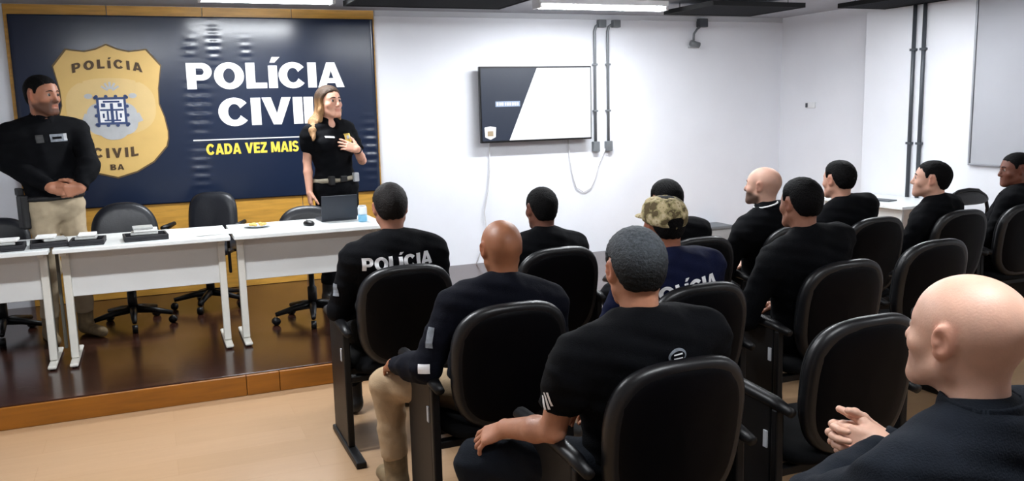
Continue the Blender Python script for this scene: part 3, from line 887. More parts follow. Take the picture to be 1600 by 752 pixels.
# black kit trays with pale items
def kit(x, y, rz, w, label, nitem, seed):
    r = random.Random(seed)
    t = on_table('kit_case', label, 'case', x, y, rz, 'black kit cases along the table')
    bm = bmesh.new()
    bx(bm, (-w/2, -0.10, 0.0), (w/2, 0.10, 0.012), 0.004)
    bx(bm, (-w/2, -0.10, 0.012), (w/2, -0.088, 0.032), 0.003); bx(bm, (-w/2, 0.088, 0.012), (w/2, 0.10, 0.032), 0.003)
    bx(bm, (-w/2, -0.088, 0.012), (-w/2+0.012, 0.088, 0.032), 0.003); bx(bm, (w/2-0.012, -0.088, 0.012), (w/2, 0.088, 0.032), 0.003)
    bm_obj('tray', bm, M['kit_black'], t)
    for k in range(nitem):
        ww = w*0.62-k*0.02; dx = r.uniform(-0.015, 0.03)
        box('pale_packet', (dx-ww/2, -0.075+0.01*k, 0.034+0.016*k), (dx+ww/2, 0.06, 0.048+0.016*k), M['kit_grey'] if k % 2 == 0 else M['paper'], t, bev=0.004,
            rot=Matrix.Rotation(r.uniform(-0.12, 0.12), 3, 'Z'))
kit(-0.83, 5.72, 0.05, 0.22, 'black case of pale packets at the left frame edge of the table', 2, 1)
kit(-0.60, 5.76, 0.10, 0.20, 'black case with pale packets below the standing man', 2, 2)
kit(-0.39, 5.73, -0.03, 0.19, 'black case with pale packets right of the standing man', 2, 3)
kit(-0.07, 5.75, 0.08, 0.25, 'black case with tall stack of packets, rightmost of the cases', 3, 4)
kit(-1.10, 5.70, 0.0, 0.24, 'black case of pale packets on the leftmost table, mostly outside the frame', 2, 5)
pp = on_table('paper_stack', 'stack of white sheets on the white table right of the cases', 'paper', 0.36, 5.78, 0.04)
for k in range(4):
    box('paper_sheet', (-0.15+0.004*k, -0.105, 0.0015*k), (0.15+0.004*k, 0.105, 0.0015*k+0.0012), M['paper'], pp, rot=Matrix.Rotation(0.03*k, 3, 'Z'))
sn = on_table('snack_plate', 'small white plate of yellow snacks on the laptop table', 'plate', 0.62, 5.92)
lathe('dish', [(0.03, 0), (0.05, 0.004), (0.085, 0.014), (0.09, 0.017), (0.082, 0.016), (0.045, 0.008), (0.0, 0.007)], M['can_white'], sn, n=28)
for k in range(6):
    a = k*1.05; S_ = SDF().ell((0.04*math.cos(a), 0.04*math.sin(a), 0.02), (0.02, 0.013, 0.010), R=rotm(a))
    v, q_ = S_.mesh(0.005); mk('snack', v, q_, M['snack'], sn)
ms = on_table('computer_mouse', 'small black mouse on the table left of the laptop', 'mouse', 0.94, 5.82, 0.3)
v, q_ = SDF().ell((0, 0, 0.012), (0.032, 0.055, 0.022)).half((0, 0, 0.001), (0, 0, -1)).mesh(0.004)
mk('mouse_body', v, q_, M['black_plastic'], ms)
tube('mouse_wheel', [(-0.003, 0.03, 0.032), (0.003, 0.03, 0.032)], 0.006, M['plate'], ms)
lp = on_table('laptop', 'open dark grey laptop seen from the back of its screen', 'laptop', 1.17, 5.94, 0.06)
box('keyboard_base', (-0.125, 0.0, 0.0), (0.125, 0.19, 0.016), M['laptop'], lp, bev=0.004)
box('laptop_lid', (-0.125, -0.006, 0.014), (0.125, 0.004, 0.180), M['laptop'], lp, bev=0.003, rot=Matrix.Rotation(0.14, 3, 'X'), piv=(0, 0, 0.014))
cn = on_table('drink_can', 'pale blue and white drink can beside the laptop', 'can', 1.30, 5.80)
lathe('can_body', [(0.026, 0), (0.031, 0.006), (0.031, 0.052)], M['can_blue'], cn, n=24)
lathe('can_upper', [(0.031, 0.052), (0.031, 0.098), (0.026, 0.108)], M['can_white'], cn, n=24)
lathe('can_rim', [(0.026, 0.108), (0.027, 0.112), (0.024, 0.112), (0.022, 0.108)], M['plate'], cn, n=24)

# ------------------------------------------------------------------ office chairs behind the tables
def office_chair(x, y, rz, ztop, w, hh, ex, label, arms=True):
    t = empty('office_chair', label, 'chair', (x, y, ZS), rz, 'black office chairs behind the stage tables')
    zb = ztop-ZS
    hub = lathe('gas_column', [(0.032, 0.10), (0.032, 0.24), (0.02, 0.25), (0.02, 0.40), (0.06, 0.405), (0.06, 0.42)], M['black_plastic'], t, n=16)
    for k in range(5):
        a = 2*PI*k/5+0.3
        c, s = math.cos(a), math.sin(a)
        lg = tube('base_leg', [(0, 0, 0.115), (0.12*c, 0.12*s, 0.105), (0.27*c, 0.27*s, 0.075)], [0.03, 0.024, 0.016], M['black_plastic'], t, n=8)
        V, Fc = tube_vf([(0.27*c-0.018*s, 0.27*s+0.018*c, 0.028), (0.27*c+0.018*s, 0.27*s-0.018*c, 0.028)], 0.028, 14)
        mk('caster', V, Fc, M['black_plastic'], lg)
    pillow('seat', 0.46, 0.44, [(0.2, 0.42), (0.04, 0.42), (0.01, 0.435), (0.0, 0.46), (0.012, 0.485), (0.05, 0.497), (0.14, 0.502), (0.22, 0.5)], M['leather'], t, lambda u, v, d: (u, v+0.02, d), ex=4)
    def bf(u, v, d):
        zz = zb-hh/2+v
        return (u, -0.19-0.16*(zz-0.5)-d+0.5*u*u, zz)
    pillow('backrest', w, hh, [(w/2, -0.035), (0.06, -0.036), (0.02, -0.028), (0.0, -0.004), (0.0, 0.012), (0.014, 0.03), (0.05, 0.036), (w/2, 0.03)], M['leather'], t, bf, ex=ex)
    tube('back_bar', [(0, -0.10, 0.43), (0, -0.24, 0.43), (0, -0.27, 0.52), (0, -0.262, 0.66)], 0.018, M['black_plastic'], t, n=8)
    if arms:
        for s in (-1, 1):
            tube('armrest', [(s*0.20, 0.05, 0.44), (s*0.27, 0.05, 0.45), (s*0.275, 0.05, 0.62), (s*0.27, -0.10, 0.645), (s*0.27, 0.16, 0.645)], [0.012, 0.012, 0.014, 0.017, 0.017], M['black_plastic'], t, n=8)
    return t
office_chair(-1.02, 6.66, PI+0.1, 0.925, 0.44, 0.42, 3.0, 'black office chair at the left frame edge, mostly cut off')
office_chair(-0.205, 6.62, PI+0.05, 0.985, 0.45, 0.46, 2.4, 'black round backed office chair between standing man and middle table')
office_chair(0.345, 6.97, PI-0.35, 0.995, 0.38, 0.50, 3.6, 'black square backed office chair behind the gap between two tables')
office_chair(0.985, 6.14, PI-0.15, 0.925, 0.44, 0.42, 2.5, 'black office chair beside the woman, behind laptop table', arms=False)

# ------------------------------------------------------------------ auditorium chairs
def make_hall_chair(x, y, label, rz=0.0, group='black padded auditorium chairs'):
    t = empty('auditorium_chair', label, 'chair', (x, y, 0), rz, group)
    return t
CH_TOP = 0.90
def back_fn(u, v, d):
    z = CH_TOP-0.245+v
    yy = -0.27+0.16*(CH_TOP-z)
    return (u, yy-d+0.55*u*u-0.035, z-0.08*d)
proto_parts = []
def build_chair_parts():
    t = bpy.data.objects.new('auditorium_chair', None)
    P = []
    def add(o, par=None): P.append(o); return o
    sh = add(pillow('backrest_shell', 0.46, 0.49, [(0.23, 0.026), (0.10, 0.027), (0.045, 0.024), (0.026, 0.018), (0.020, 0.011)], M['chair_shell'], None, back_fn, ex=3.0, taper=0.05))
    add(pillow('backrest_rim', 0.46, 0.49, [(0.024, 0.0205), (0.015, 0.0195), (0.007, 0.015), (0.001, 0.005), (0.0, -0.012), (0.006, -0.022), (0.014, -0.025)], M['chair_rim'], None, back_fn, ex=3.0, taper=0.05))
    add(pillow('back_cushion', 0.43, 0.46, [(0.2, -0.02), (0.01, -0.02), (0.0, -0.03), (0.006, -0.05), (0.03, -0.066), (0.1, -0.075), (0.21, -0.075)], M['chair_fabric'], None, back_fn, ex=3.0, taper=0.05))
    add(pillow('seat', 0.46, 0.46, [(0.2, 0.37), (0.02, 0.37), (0.0, 0.385), (0.0, 0.41), (0.015, 0.428), (0.06, 0.436), (0.2, 0.438)], M['chair_fabric'], None, lambda u, v, d: (u, v+0.0, d-0.03*v), ex=5))
    for s in (-1, 1):
        bm = bmesh.new()
        bx(bm, (s*0.275-0.013, -0.15, 0.03), (s*0.275+0.013, 0.15, 0.60), 0.006)
        bx(bm, (s*0.275-0.016, -0.185, 0.03), (s*0.275+0.016, -0.155, 0.585), 0.006)
        sp = add(bm_obj('side_panel', bm, M['chair_metal'], None))
        bm = bmesh.new(); bx(bm, (s*0.275-0.024, -0.38, 0.0), (s*0.275+0.024, 0.17, 0.03), 0.006)
        add(bm_obj('foot_bar', bm, M['chair_metal'], None))
        pts = [(s*0.275, -0.24, 0.590), (s*0.275, -0.15, 0.605), (s*0.275, 0.05, 0.615), (s*0.275, 0.24, 0.612), (s*0.275, 0.275, 0.597)]
        V, Fc = tube_vf(pts, [0.016, 0.022, 0.024, 0.022, 0.012], 10)
        V = [(s*0.275+(v[0]-s*0.275)*1.15, v[1], v[2]) for v in V]
        add(mk('armrest', V, Fc, M['black_plastic'], None))
        bm = bmesh.new(); bx(bm, (s*0.291-0.003, -0.14, 0.44), (s*0.291+0.003, -0.12, 0.50), 0.001, 1)
        o = add(bm_obj('number_plate', bm, M['plate'], None)); o['label'] = 'small grey plate'
    bm = bmesh.new(); bx(bm, (-0.262, -0.16, 0.335), (0.262, -0.12, 0.365), 0.004); bx(bm, (-0.262, 0.10-0.12, 0.335), (0.262, 0.14-0.12, 0.365), 0.004)
    add(bm_obj('seat_frame', bm, M['chair_metal'], None))
    return P
CP = build_chair_parts()
first = [True]
def hall_chair(x, ytop, label, rz=0.0):
    t = empty('auditorium_chair', label, 'chair', (x, ytop+0.27, 0), rz, 'black padded auditorium chairs')
    for o in CP:
        if first[0]:
            o.parent = t
        else:
            c = o.copy(); COL.objects.link(c); c.parent = t
    first[0] = False
    return t
hall_chair(1.04, 3.80, 'black auditorium chair of the brown haired man in black POLÍCIA shirt')
hall_chair(1.86, 3.88, 'black auditorium chair of the dark haired man below the television')
hall_chair(2.64, 3.79, 'black auditorium chair behind the camouflage cap, holding the slouching man')
hall_chair(3.36, 3.87, 'black auditorium chair under the bald man seen in profile')
hall_chair(3.97, 3.89, 'black auditorium chair of the man with thick black hair and upright back')
hall_chair(4.64, 3.86, 'black auditorium chair of the pale man looking left by the pipes')
hall_chair(5.25, 3.88, 'black auditorium chair of the man at the right frame edge')
hall_chair(1.17, 2.85, 'black auditorium chair of the bald man in beige trousers')
hall_chair(1.96, 2.80, 'black auditorium chair of the man in the camouflage cap')
hall_chair(2.79, 2.90, 'black auditorium chair of the dark haired man with pale collar')
hall_chair(3.57, 3.11, 'empty black auditorium chair right of centre, behind the pale man')
hall_chair(1.32, 1.98, 'black auditorium chair of the grey haired man')
hall_chair(2.13, 2.11, 'empty black auditorium chair just left of the nearest bald head')
hall_chair(1.44, 0.93, 'black auditorium chair of the nearest bald man, below the frame')

# ------------------------------------------------------------------ side table and chair at the right wall
stb = empty('side_table', 'white side table against the right wall under the pipes', 'table', (5.83, 5.66, 0))
box('tabletop', (-0.30, -0.50, 0.70), (0.30, 0.50, 0.727), M['table_white'], stb, bev=0.004)
box('modesty_panel', (-0.235, -0.44, 0.36), (-0.215, 0.44, 0.698), M['table_panel'], stb, bev=0.003)
for s in (-1, 1):
    bm = bmesh.new(); bx(bm, (-0.03, s*0.45-0.02, 0.03), (0.03, s*0.45+0.02, 0.699), 0.005)
    lg = bm_obj('leg', bm, M['table_leg'], stb)
    bm = bmesh.new(); bx(bm, (-0.27, s*0.45-0.024, 0.0), (0.25, s*0.45+0.024, 0.032), 0.008)
    bm_obj('foot', bm, M['table_leg'], lg)
bk_ = empty('notebook', 'thin grey notebook lying on the white side table', 'notebook', (5.74, 5.62, 0.727), 0.2)
box('cover', (-0.06, -0.14, 0.0), (0.06, 0.14, 0.012), M['conduit_dark'], bk_, bev=0.002)
box('pages', (-0.058, -0.135, 0.003), (0.064, 0.135, 0.009), M['paper'], bk_)
fc = empty('stacking_chair', 'black chair with open hoop back beside the right wall', 'chair', (5.716, 4.95, 0), -0.1)
hoop = [(-0.21, -0.2, 0.44), (-0.22, -0.22, 0.60), (-0.215, -0.235, 0.74), (-0.17, -0.25, 0.84), (-0.09, -0.26, 0.885), (0, -0.262, 0.895), (0.09, -0.26, 0.885), (0.17, -0.25, 0.84), (0.215, -0.235, 0.74), (0.22, -0.22, 0.60), (0.21, -0.2, 0.44)]
tube('back_hoop', hoop, 0.014, M['black_plastic'], fc, n=10)
pillow('back_pad', 0.40, 0.11, [(0.05, -0.012), (0.01, -0.012), (0.0, 0.0), (0.01, 0.012), (0.05, 0.012)], M['chair_rim'], fc, lambda u, v, d: (u, -0.258-d+0.3*u*u, 0.83+v), ex=3, taper=-0.2)
pillow('seat', 0.44, 0.42, [(0.18, 0.425), (0.01, 0.425), (0.0, 0.44), (0.01, 0.46), (0.06, 0.468), (0.18, 0.47)], M['chair_fabric'], fc, lambda u, v, d: (u, v, d), ex=4)
for sx in (-1, 1):
    for sy in (-1, 1):
        tube('leg', [(sx*0.19, sy*0.17, 0.43), (sx*0.22, sy*0.22, 0.0)], 0.011, M['chair_metal'], fc, n=8)
# ------------------------------------------------------------------ people
ZH_Y = [-.13, -.085, -.060, -.045, -.030, -.018, .010, .018, .030, .040, .055, .085, .13]
ZH_Z = [-.056, -.062, -.058, -.036, -.004, .026, .027, .004, .004, .030, .050, .066, .074]
def hair_line(y): return np.interp(y, ZH_Y, ZH_Z)

def head_prims(S, t=0.0, ears=True, wide=1.0):
    """head in its own frame: origin between the ears, +Y forward, about 0.235 tall"""
    e = lambda *r: tuple(x+t for x in r)
    S.ell((0, -.018, .028), e(.0745*wide, .097, .086), k=.01)
    S.ell((0, .012, .022), e(.069*wide, .082, .076), k=.03)
    S.ell((0, .036, -.035), e(.056*wide, .056, .078), k=.03)
    for s in (-1, 1):
        S.cap((s*.054*wide, -.002, -.052), (s*.020, .070, -.094), .019+t, .017+t, k=.025)
        S.ell((s*.042, .058, -.026), e(.024, .022, .020), k=.024)
        S.cap((s*.012, .083, .022), (s*.042, .066, .020), .0095+t, .0095+t, k=.016)
    S.cap((-.012, .078, -.098), (.012, .078, -.098), .019+t, k=.022)
    S.ell((0, .076, -.062), e(.030, .022, .026), k=.02)
    if t == 0:
        for s in (-1, 1):
            S.ell((s*.031, .098, .004), (.017, .016, .0115), k=.012, op='s')
            S.ell((s*.031, .0785, .003), (.0145, .0125, .0125), k=.004)
        S.cap((0, .090, .010), (0, .109, -.030), .0075, .0115, k=.012)
        S.ell((0, .106, -.034), (.012, .012, .0095), k=.006)
        for s in (-1, 1): S.ell((s*.0125, .095, -.036), (.0078, .0105, .0075), k=.006)
        S.cap((-.015, .0925, -.060), (.015, .0925, -.060), .0058, k=.007)
        S.cap((-.012, .0915, -.071), (.012, .0915, -.071), .0066, k=.007)
        S.cap((-.024, .098, -.0655), (.024, .098, -.0655), .0028, k=.005, op='s')
        if ears:
            for s in (-1, 1):
                R = rotm(z=-s*.45, x=-.18)
                S.ell((s*.0795*wide, -.012, .004), (.0085, .021, .031), k=.008, R=R)
                S.ell((s*.0755*wide, -.004, -.020), (.008, .0125, .015), k=.008, R=R)
                S.ell((s*.0895*wide, -.008, .003), (.0075, .0125, .020), k=.005, op='s', R=R)
                S.ell((s*.0835*wide, -.0005, -.002), (.006, .006, .009), k=.004, R=R)

def neck_prims(S, hc, Rh, sc, nb, r, t=0.0):
    a = Rh @ (np.array((0, -.028, -.045))*sc)+hc
    S.frame()
    S.cap(a, nb+(0, 0, -.03), r*.95+t, r*1.08+t, k=.035)

def hand_prims(S, wr, d, palm, side, curl, spread=0.10, thumb=(0.7, 0.5), sc=1.0):
    """side +1 right, -1 left; d finger direction, palm direction the palm faces"""
    Y = np.array(d, float); Y /= np.linalg.norm(Y)
    Z = -np.array(palm, float); Z = Z-Y*(Z@Y); Z /= np.linalg.norm(Z)
    X = np.cross(Y, Z)
    S.frame(wr, np.stack([X, Y, Z], 1), sc)
    ts = -side
    xs_ = [.029, .0095, -.0095, -.027]
    L = [(.043, .026, .021), (.047, .029, .022), (.043, .027, .021), (.034, .021, .018)]
    for i in range(4):
        S.cap((ts*xs_[i]*.55, .004, 0), (ts*xs_[i], .084-.004*(i == 3)-.003*abs(i-1), .001), .0145, .0112, k=.016)
    S.ell((0, .045, -.004), (.036, .042, .0125), k=.01)
    S.ell((ts*.026, .028, -.010), (.016, .028, .013), k=.012)
    rr = [.0094, .0096, .0092, .0082]
    for i in range(4):
        p = np.array((ts*xs_[i], .084-.004*(i == 3)-.003*abs(i-1), .001))
        c = curl[i]; ang = 0.0
        sp = ts*xs_[i]/.029*spread
        for j, (ln, m_) in enumerate(zip(L[i], (.85, 1.1, .75))):
            ang += c*m_
            dv = np.array((math.sin(sp)*math.cos(ang), math.cos(sp)*math.cos(ang), -math.sin(ang)))
            q = p+dv*ln
            S.cap(p, q, rr[i]*(1-.07*j), rr[i]*(.93-.07*j), k=.0035)
            p = q
    out, bend = thumb
    p = np.array((ts*.024, .014, -.010))
    a = out
    for j, (ln, ra, rb) in enumerate(((.040, .015, .0118), (.032, .0112, .0100), (.026, .0100, .0082))):
        dv = np.array((ts*math.sin(a), math.cos(a)*.92, -.25-.22*bend*j)); dv /= np.linalg.norm(dv)
        q = p+dv*ln
        S.cap(p, q, ra, rb, k=.006)
        p = q; a -= bend*.55
    S.frame()

def rot_to(rz): return np.array(Matrix.Rotation(rz, 3, 'Z'))

def person(label, pos, face, head_top, hyaw=0.0, hpitch=0.0, hroll=0.0, sc=0.95, wide=1.0, skin=(190, 140, 112), hair='short', hcol='hair_black',
           stubble=0.0, beard=0.0, scalp=0.25, sleeve='long', shirt='cloth_black', pants='cloth_black', boots='boot_black', arms=None,
           stand=False, sh_w=.190, belly=1.0, vox=.005, cvox=.009, hvox=.006, sag=.060, zfloor=0.0, collar=True, nb_off=(0, -.034, -.165),
           arm_r=1.0, female=False, knees=None, waist=None, seat_z=.47, neckwear='crew', vneck=False):
    T = empty('person', label, 'person', pos, face)
    Rw = rot_to(face); P0 = np.array(pos, float)
    def loc(w): return Rw.T @ (np.array(w, float)-P0)
    def ldir(w): return Rw.T @ np.array(w, float)
    Rh = rotm(z=hyaw, x=hpitch, y=hroll)
    ht = loc(head_top)
    hc = ht-Rh @ np.array((0, -.01, .112))*sc*0.6-np.array((0, 0, .112*sc*.4))
    nb = hc+np.array((0, nb_off[1], nb_off[2]))*sc
    if stand:
        Pv = np.array((nb[0]*.3, nb[1]*.4-.0, waist if waist else .93))
    else:
        Pv = np.array((0, -.04, seat_z+.07))
    U = nb-Pv; Ln = np.linalg.norm(U); U = U/Ln
    X = np.array((1., 0, 0)); Fv = np.cross(U, X); Fv /= np.linalg.norm(Fv); X = np.cross(Fv, U)
    TR = np.stack([X, Fv, U], 1)
    shl = {s: nb+X*s*sh_w-U*.062-Fv*.008 for s in (-1, 1)}
    ch = Pv+U*Ln*.66-Fv*.005
    be = Pv+U*Ln*.30+Fv*.012
    hip = {s: Pv+np.array((s*.088, 0.0, -.035)) for s in (-1, 1)}
    if stand:
        kn = {s: np.array((s*.10, .03, .50-ZS*0)) for s in (-1, 1)}
        an = {s: np.array((s*.115, -.02, .10)) for s in (-1, 1)}
        toe = {s: np.array((s*.15, .16, .03)) for s in (-1, 1)}
    else:
        kn = {s: np.array((s*.15, .40, .475)) for s in (-1, 1)}
        if knees:
            for s in knees: kn[s] = loc(knees[s])
        an = {s: np.array((kn[s][0]*.95, kn[s][1]-.02, .10)) for s in (-1, 1)}
        if knees:
            for s in knees:
                an[s][2] = .10
        toe = {s: an[s]+np.array((s*.02, .15, -.07)) for s in (-1, 1)}
    el = {}; wr = {}; hd = {}
    dflt = not stand
    for s in (-1, 1):
        key = 'R' if s > 0 else 'L'
        a = (arms or {}).get(key)
        if a:
            el[s] = loc(a['el']); wr[s] = loc(a['wr'])
            hd[s] = (ldir(a['dir']), ldir(a['palm']), a.get('curl', (.4, .45, .5, .55)), a.get('spread', .1), a.get('thumb', (.7, .5)))
        else:
            el[s] = shl[s]+np.array((s*.048, .10, -.255)); wr[s] = np.array((s*.105, .27, .585))
            hd[s] = (np.array((-s*.25, 1, -.28)), np.array((0, -.2, -1.)), (.30, .32, .36, .42), .1, (.6, .5))

    def torso(S, t, with_neck=True):
        S.frame()
        S.ell(Pv, (.168+t, .122+t, .125+t), R=TR, k=.05)
        S.ell(be, (.152*belly+t, .120*belly+t, .17+t), R=TR, k=.06)
        S.ell(ch, (.172*(sh_w/.19)+t, .112+t, .185+t), R=TR, k=.06)
        S.cap(shl[-1]*.86+shl[1]*.14, shl[1]*.86+shl[-1]*.14, .060+t, k=.07)
        for s in (-1, 1):
            S.cap(nb+U*.012-Fv*.012+X*s*.018, shl[s]*.8+nb*.2, .047+t, .056+t, k=.05)
            if female: S.ell(ch+X*s*.075+Fv*.085+U*.015, (.068+t, .058+t, .068+t), R=TR, k=.04)
    # ---------------- body: head and neck, arms with hands, core; one mesh
    B = SDF()
    B.frame(hc, Rh, sc); head_prims(B, wide=wide)
    neck_prims(B, hc, Rh, sc, nb, .053*(1.0 if not female else .86)*sc/.95)
    B.cap(nb+(0, 0, -.02), nb-U*.10, .058, .09, k=.04)
    parts = [B.mesh(vox)]
    for s in (-1, 1):
        A = SDF(); A.frame()
        ar = arm_r*(.86 if female else 1)
        A.cap(shl[s], el[s], .046*ar, .037*ar, k=.02)
        A.cap(el[s], el[s]*.65+wr[s]*.35, .036*ar, .0385*ar, k=.012)
        A.cap(el[s]*.65+wr[s]*.35, wr[s], .0385*ar, .0275*ar, k=.012)
        hand_prims(A, wr[s], *hd[s][:2], s, hd[s][2], hd[s][3], hd[s][4], sc*(.92 if female else 1))
        hv = hvox if not isinstance(hvox, dict) else hvox[s]
        parts.append(A.mesh(hv))
    Cc = SDF(); torso(Cc, -.012)
    for s in (-1, 1):
        Cc.cap(hip[s], kn[s], .062, .045, k=.04); Cc.cap(kn[s], an[s], .044, .032, k=.03)
    parts.append(Cc.mesh(.018))
    V, Q = merge(parts)
    body = mk('body', V, Q, M['skin'], T)
    sk = np.array(srgb(*skin)[:3])
    p = ((V-hc) @ Rh)/sc
    col = np.tile(sk, (len(V), 1))
    def mul(mask, c):
        m_ = np.clip(mask, 0, 1)[:, None]
        return col*(1-m_)+np.array(c)*m_
    inh = (np.abs(p[:, 2]) < .14) & (np.linalg.norm(p[:, :2], axis=1) < .13)
    x_, y_, z_ = p[:, 0], p[:, 1], p[:, 2]
    sm = lambda a, b, v: np.clip((v-a)/(b-a), 0, 1)
    lips = inh*sm(.026, .018, np.abs(x_))*sm(.0805, .088, y_)*sm(-.080, -.075, z_)*sm(-.052, -.057, z_)
    col = mul(lips*.65, sk*np.array((.78, .5, .48)))
    cheek = inh*sm(.03, 0, np.sqrt((np.abs(x_)-.045)**2+(z_+.028)**2+(y_-.07)**2))
    col = mul(cheek*.35, sk*np.array((1.05, .78, .74)))
    ear = inh*sm(.072, .080, np.abs(x_))*sm(.03, .02, np.abs(y_+.01))*sm(.05, .03, np.abs(z_))
    col = mul(ear*.45, sk*np.array((1.0, .68, .62)))
    if scalp > 0:
        cap_ = inh*sm(0, .012, z_-hair_line(y_))
        col = mul(cap_*scalp, sk*np.array((.45, .47, .52)))
    bd = max(stubble, beard)
    if bd > 0:
        bm_ = inh*sm(-.030, -.048, z_+.25*np.maximum(0, .05-y_)-0.012*(np.abs(x_) < .03))*sm(-.02, .0, y_)*(1-lips)
        bm_ = bm_*sm(-.20, -.10, z_)
        col = mul(bm_*(.9 if beard else .45)*bd, np.array(srgb(26, 21, 20)[:3]) if beard else sk*np.array((.42, .44, .48)))
    set_tint(body, col)
    # ---------------- eyes, brows
    def hw(q): return Rh @ (np.array(q, float)*sc)+hc
    for s in (-1, 1):
        c0 = hw((s*.031, .0815, .003)); r = .0118*sc
        Vv = []; Ff = []; nn, mm = 12, 8
        for i in range(mm+1):
            th = PI*i/mm
            for j in range(nn):
                a = 2*PI*j/nn
                d = np.array((math.sin(th)*math.cos(a), math.cos(th), math.sin(th)*math.sin(a)))
                Vv.append(c0+Rh @ d*r)
        for i in range(mm):
            for j in range(nn):
                l = (j+1) % nn
                Ff.append((i*nn+j, i*nn+l, (i+1)*nn+l, (i+1)*nn+j))
        eo = mk('eye', Vv, Ff, [M['eye_white'], M['eye_iris']], T)
        for pl in eo.data.polygons:
            if pl.index < nn*2: pl.material_index = 1
        bp = []
        for k in range(6):
            u = k/5
            q = hw((s*(.012+.036*u), .13, .021+.008*math.sin(PI*min(1, u*.8+.1))-.004*u))
            dn = Rh @ np.array((0, -1., 0))
            for _ in range(24):
                d = float(B.eval(q[None])[0])
                q = q+dn*d*.9
            bp.append(q)
        tube('eyebrow', bp, [.0018*sc, .0032*sc, .0034*sc, .003*sc, .0024*sc, .0012*sc], M['hair_black' if hcol != 'hair_blond' else 'hair_brown'], T, n=6)
    # ---------------- hair
    if hair in ('short', 'full', 'buzz'):
        tt = {'short': .0065, 'full': .0125, 'buzz': .0045}[hair]
        H = SDF(); H.frame(hc, Rh, sc)
        H.ell((0, -.018, .030), (.0745*wide+tt*.75, .097+tt, .086+tt), k=.01)
        H.ell((0, .012, .024), (.069*wide+tt*.75, .082+tt*.9, .076+tt), k=.03)
        H.cap((0, -.045, -.03), (0, -.04, -.06), .056+tt*.4, .051+tt*.4, k=.03)
        for s in (-1, 1): H.ell((s*.050*wide, .02, -.0), (.022+tt*.5, .03, .045), k=.02)
        def region(q, hc=hc, Rh=Rh, sc=sc):
            l = ((q-hc) @ Rh)/sc
            w_ = .003*np.sin(l[..., 0]*210+l[..., 1]*90)+.002*np.sin(l[..., 1]*330)
            return (hair_line(l[..., 1])-l[..., 2]+w_)*.6*sc
        H.fn(region, k=.006)
        def hpost(q, hc=hc, Rh=Rh, sc=sc, tt=tt):
            l = ((q-hc) @ Rh)/sc
            f = np.clip((l[..., 2]-hair_line(l[..., 1]))/.055, 0, 1)
            return .0010*wob(q, 190.)+tt*.78*sc*(1-f)**1.5
        H.post = hpost
        v, q = H.mesh(max(vox*.9, .004))
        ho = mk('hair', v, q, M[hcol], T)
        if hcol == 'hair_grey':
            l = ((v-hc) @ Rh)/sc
            g = .12+1.45*np.clip((l[:, 2]+.005+.3*np.maximum(0, l[:, 1]))/.095, 0, 1)  # grey crown is real hair colour, darkening downwards is partly painted shade
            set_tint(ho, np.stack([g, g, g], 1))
    if hair == 'long':
        H = SDF(); H.frame(hc, Rh, sc)
        H.ell((0, -.018, .032), (.083, .106, .094), k=.01)
        H.ell((0, .012, .028), (.076, .088, .080), k=.03)
        H.ell((0, -.055, -.03), (.075, .055, .09), k=.03)
        def region(q, hc=hc, Rh=Rh, sc=sc):
            l = ((q-hc) @ Rh)/sc
            zl = np.interp(l[..., 1], [-.13, -.02, .0, .03, .06, .09, .13], [-.13, -.13, -.05, .01, .05, .07, .08])
            return (zl-l[..., 2])*.6*sc
        H.fn(region, k=.006)
        for s in (-1, 1):
            H.cap((s*.066, .012, .02), (s*.078, .0, -.06), .018, .020, k=.02)
            H.cap((s*.078, .0, -.06), (s*.082, -.01, -.13), .020, .015, k=.02)
        H.cap((-.03, -.09, -.03), (.085, -.085, -.14), .045, .042, k=.04)
        H.cap((.085, -.085, -.14), (.15, -.03, -.20), .040, .028, k=.03)
        H.cap((.15, -.03, -.20), (.185, .02, -.27), .026, .010, k=.02)
        def lpost(q, hc=hc, Rh=Rh, sc=sc):
            l = ((q-hc) @ Rh)/sc
            zl = np.interp(l[..., 1], [-.13, -.02, .0, .03, .06, .09, .13], [-.13, -.13, -.05, .01, .05, .07, .08])
            f = np.clip((l[..., 2]-zl)/.04, 0, 1)
            return .0022*np.sin(q @ np.array((160., 130., 25.)))+.006*(1-f)*(l[..., 1] > .02)
        H.post = lpost
        v, q = H.mesh(.006)
        ho = mk('hair', v, q, M[hcol], T)
        l = ((v-hc) @ Rh)/sc
        g = np.clip(1.15-1.0*np.clip((l[:, 2]+.03)/.07, 0, 1), .14, 1.15)
        set_tint(ho, np.stack([g*1.0, g*(.80+.17*np.clip(g, 0, 1)), g*(.62+.32*np.clip(g, 0, 1))], 1))
    # ---------------- shirt
    S = SDF(); torso(S, .010)
    for s in (-1, 1):
        ar = arm_r*(.86 if female else 1)
        if sleeve == 'long':
            S.cap(shl[s], el[s], .060*ar, .053*ar, k=.035)
            S.cap(el[s], el[s]*.6+wr[s]*.4, .054*ar, .053*ar, k=.03)
            S.flat(el[s]*.9+wr[s]*.1, el[s]*.05+wr[s]*.95, .054*ar, .037*ar, k=.03)
        else:
            e1 = shl[s]*.36+el[s]*.64
            S.cap(shl[s], shl[s]*.7+el[s]*.3, .062*ar, .060*ar, k=.04)
            S.flat(shl[s]*.9+el[s]*.1, e1, .062*ar, .057*ar, k=.03)
    if collar:
        n0 = nb*.72+hc*.28-Fv*.006
        S.flat(nb-U*.03, n0+np.array((0, -.008, -.012)), .072*(.9 if female else 1), .063*(.86 if female else 1), k=.022)
    if vneck:
        S.cap(nb+Fv*.085+U*.015, ch+Fv*.135+U*.105, .046, .012, k=.008, op='s')
    hem = Pv+U*(.035 if stand else -.05)
    if stand: S.half(hem, -U)
    else: S.half(Pv-np.array((0, 0, .10)), (0, 0, -1))
    amp = sag/9
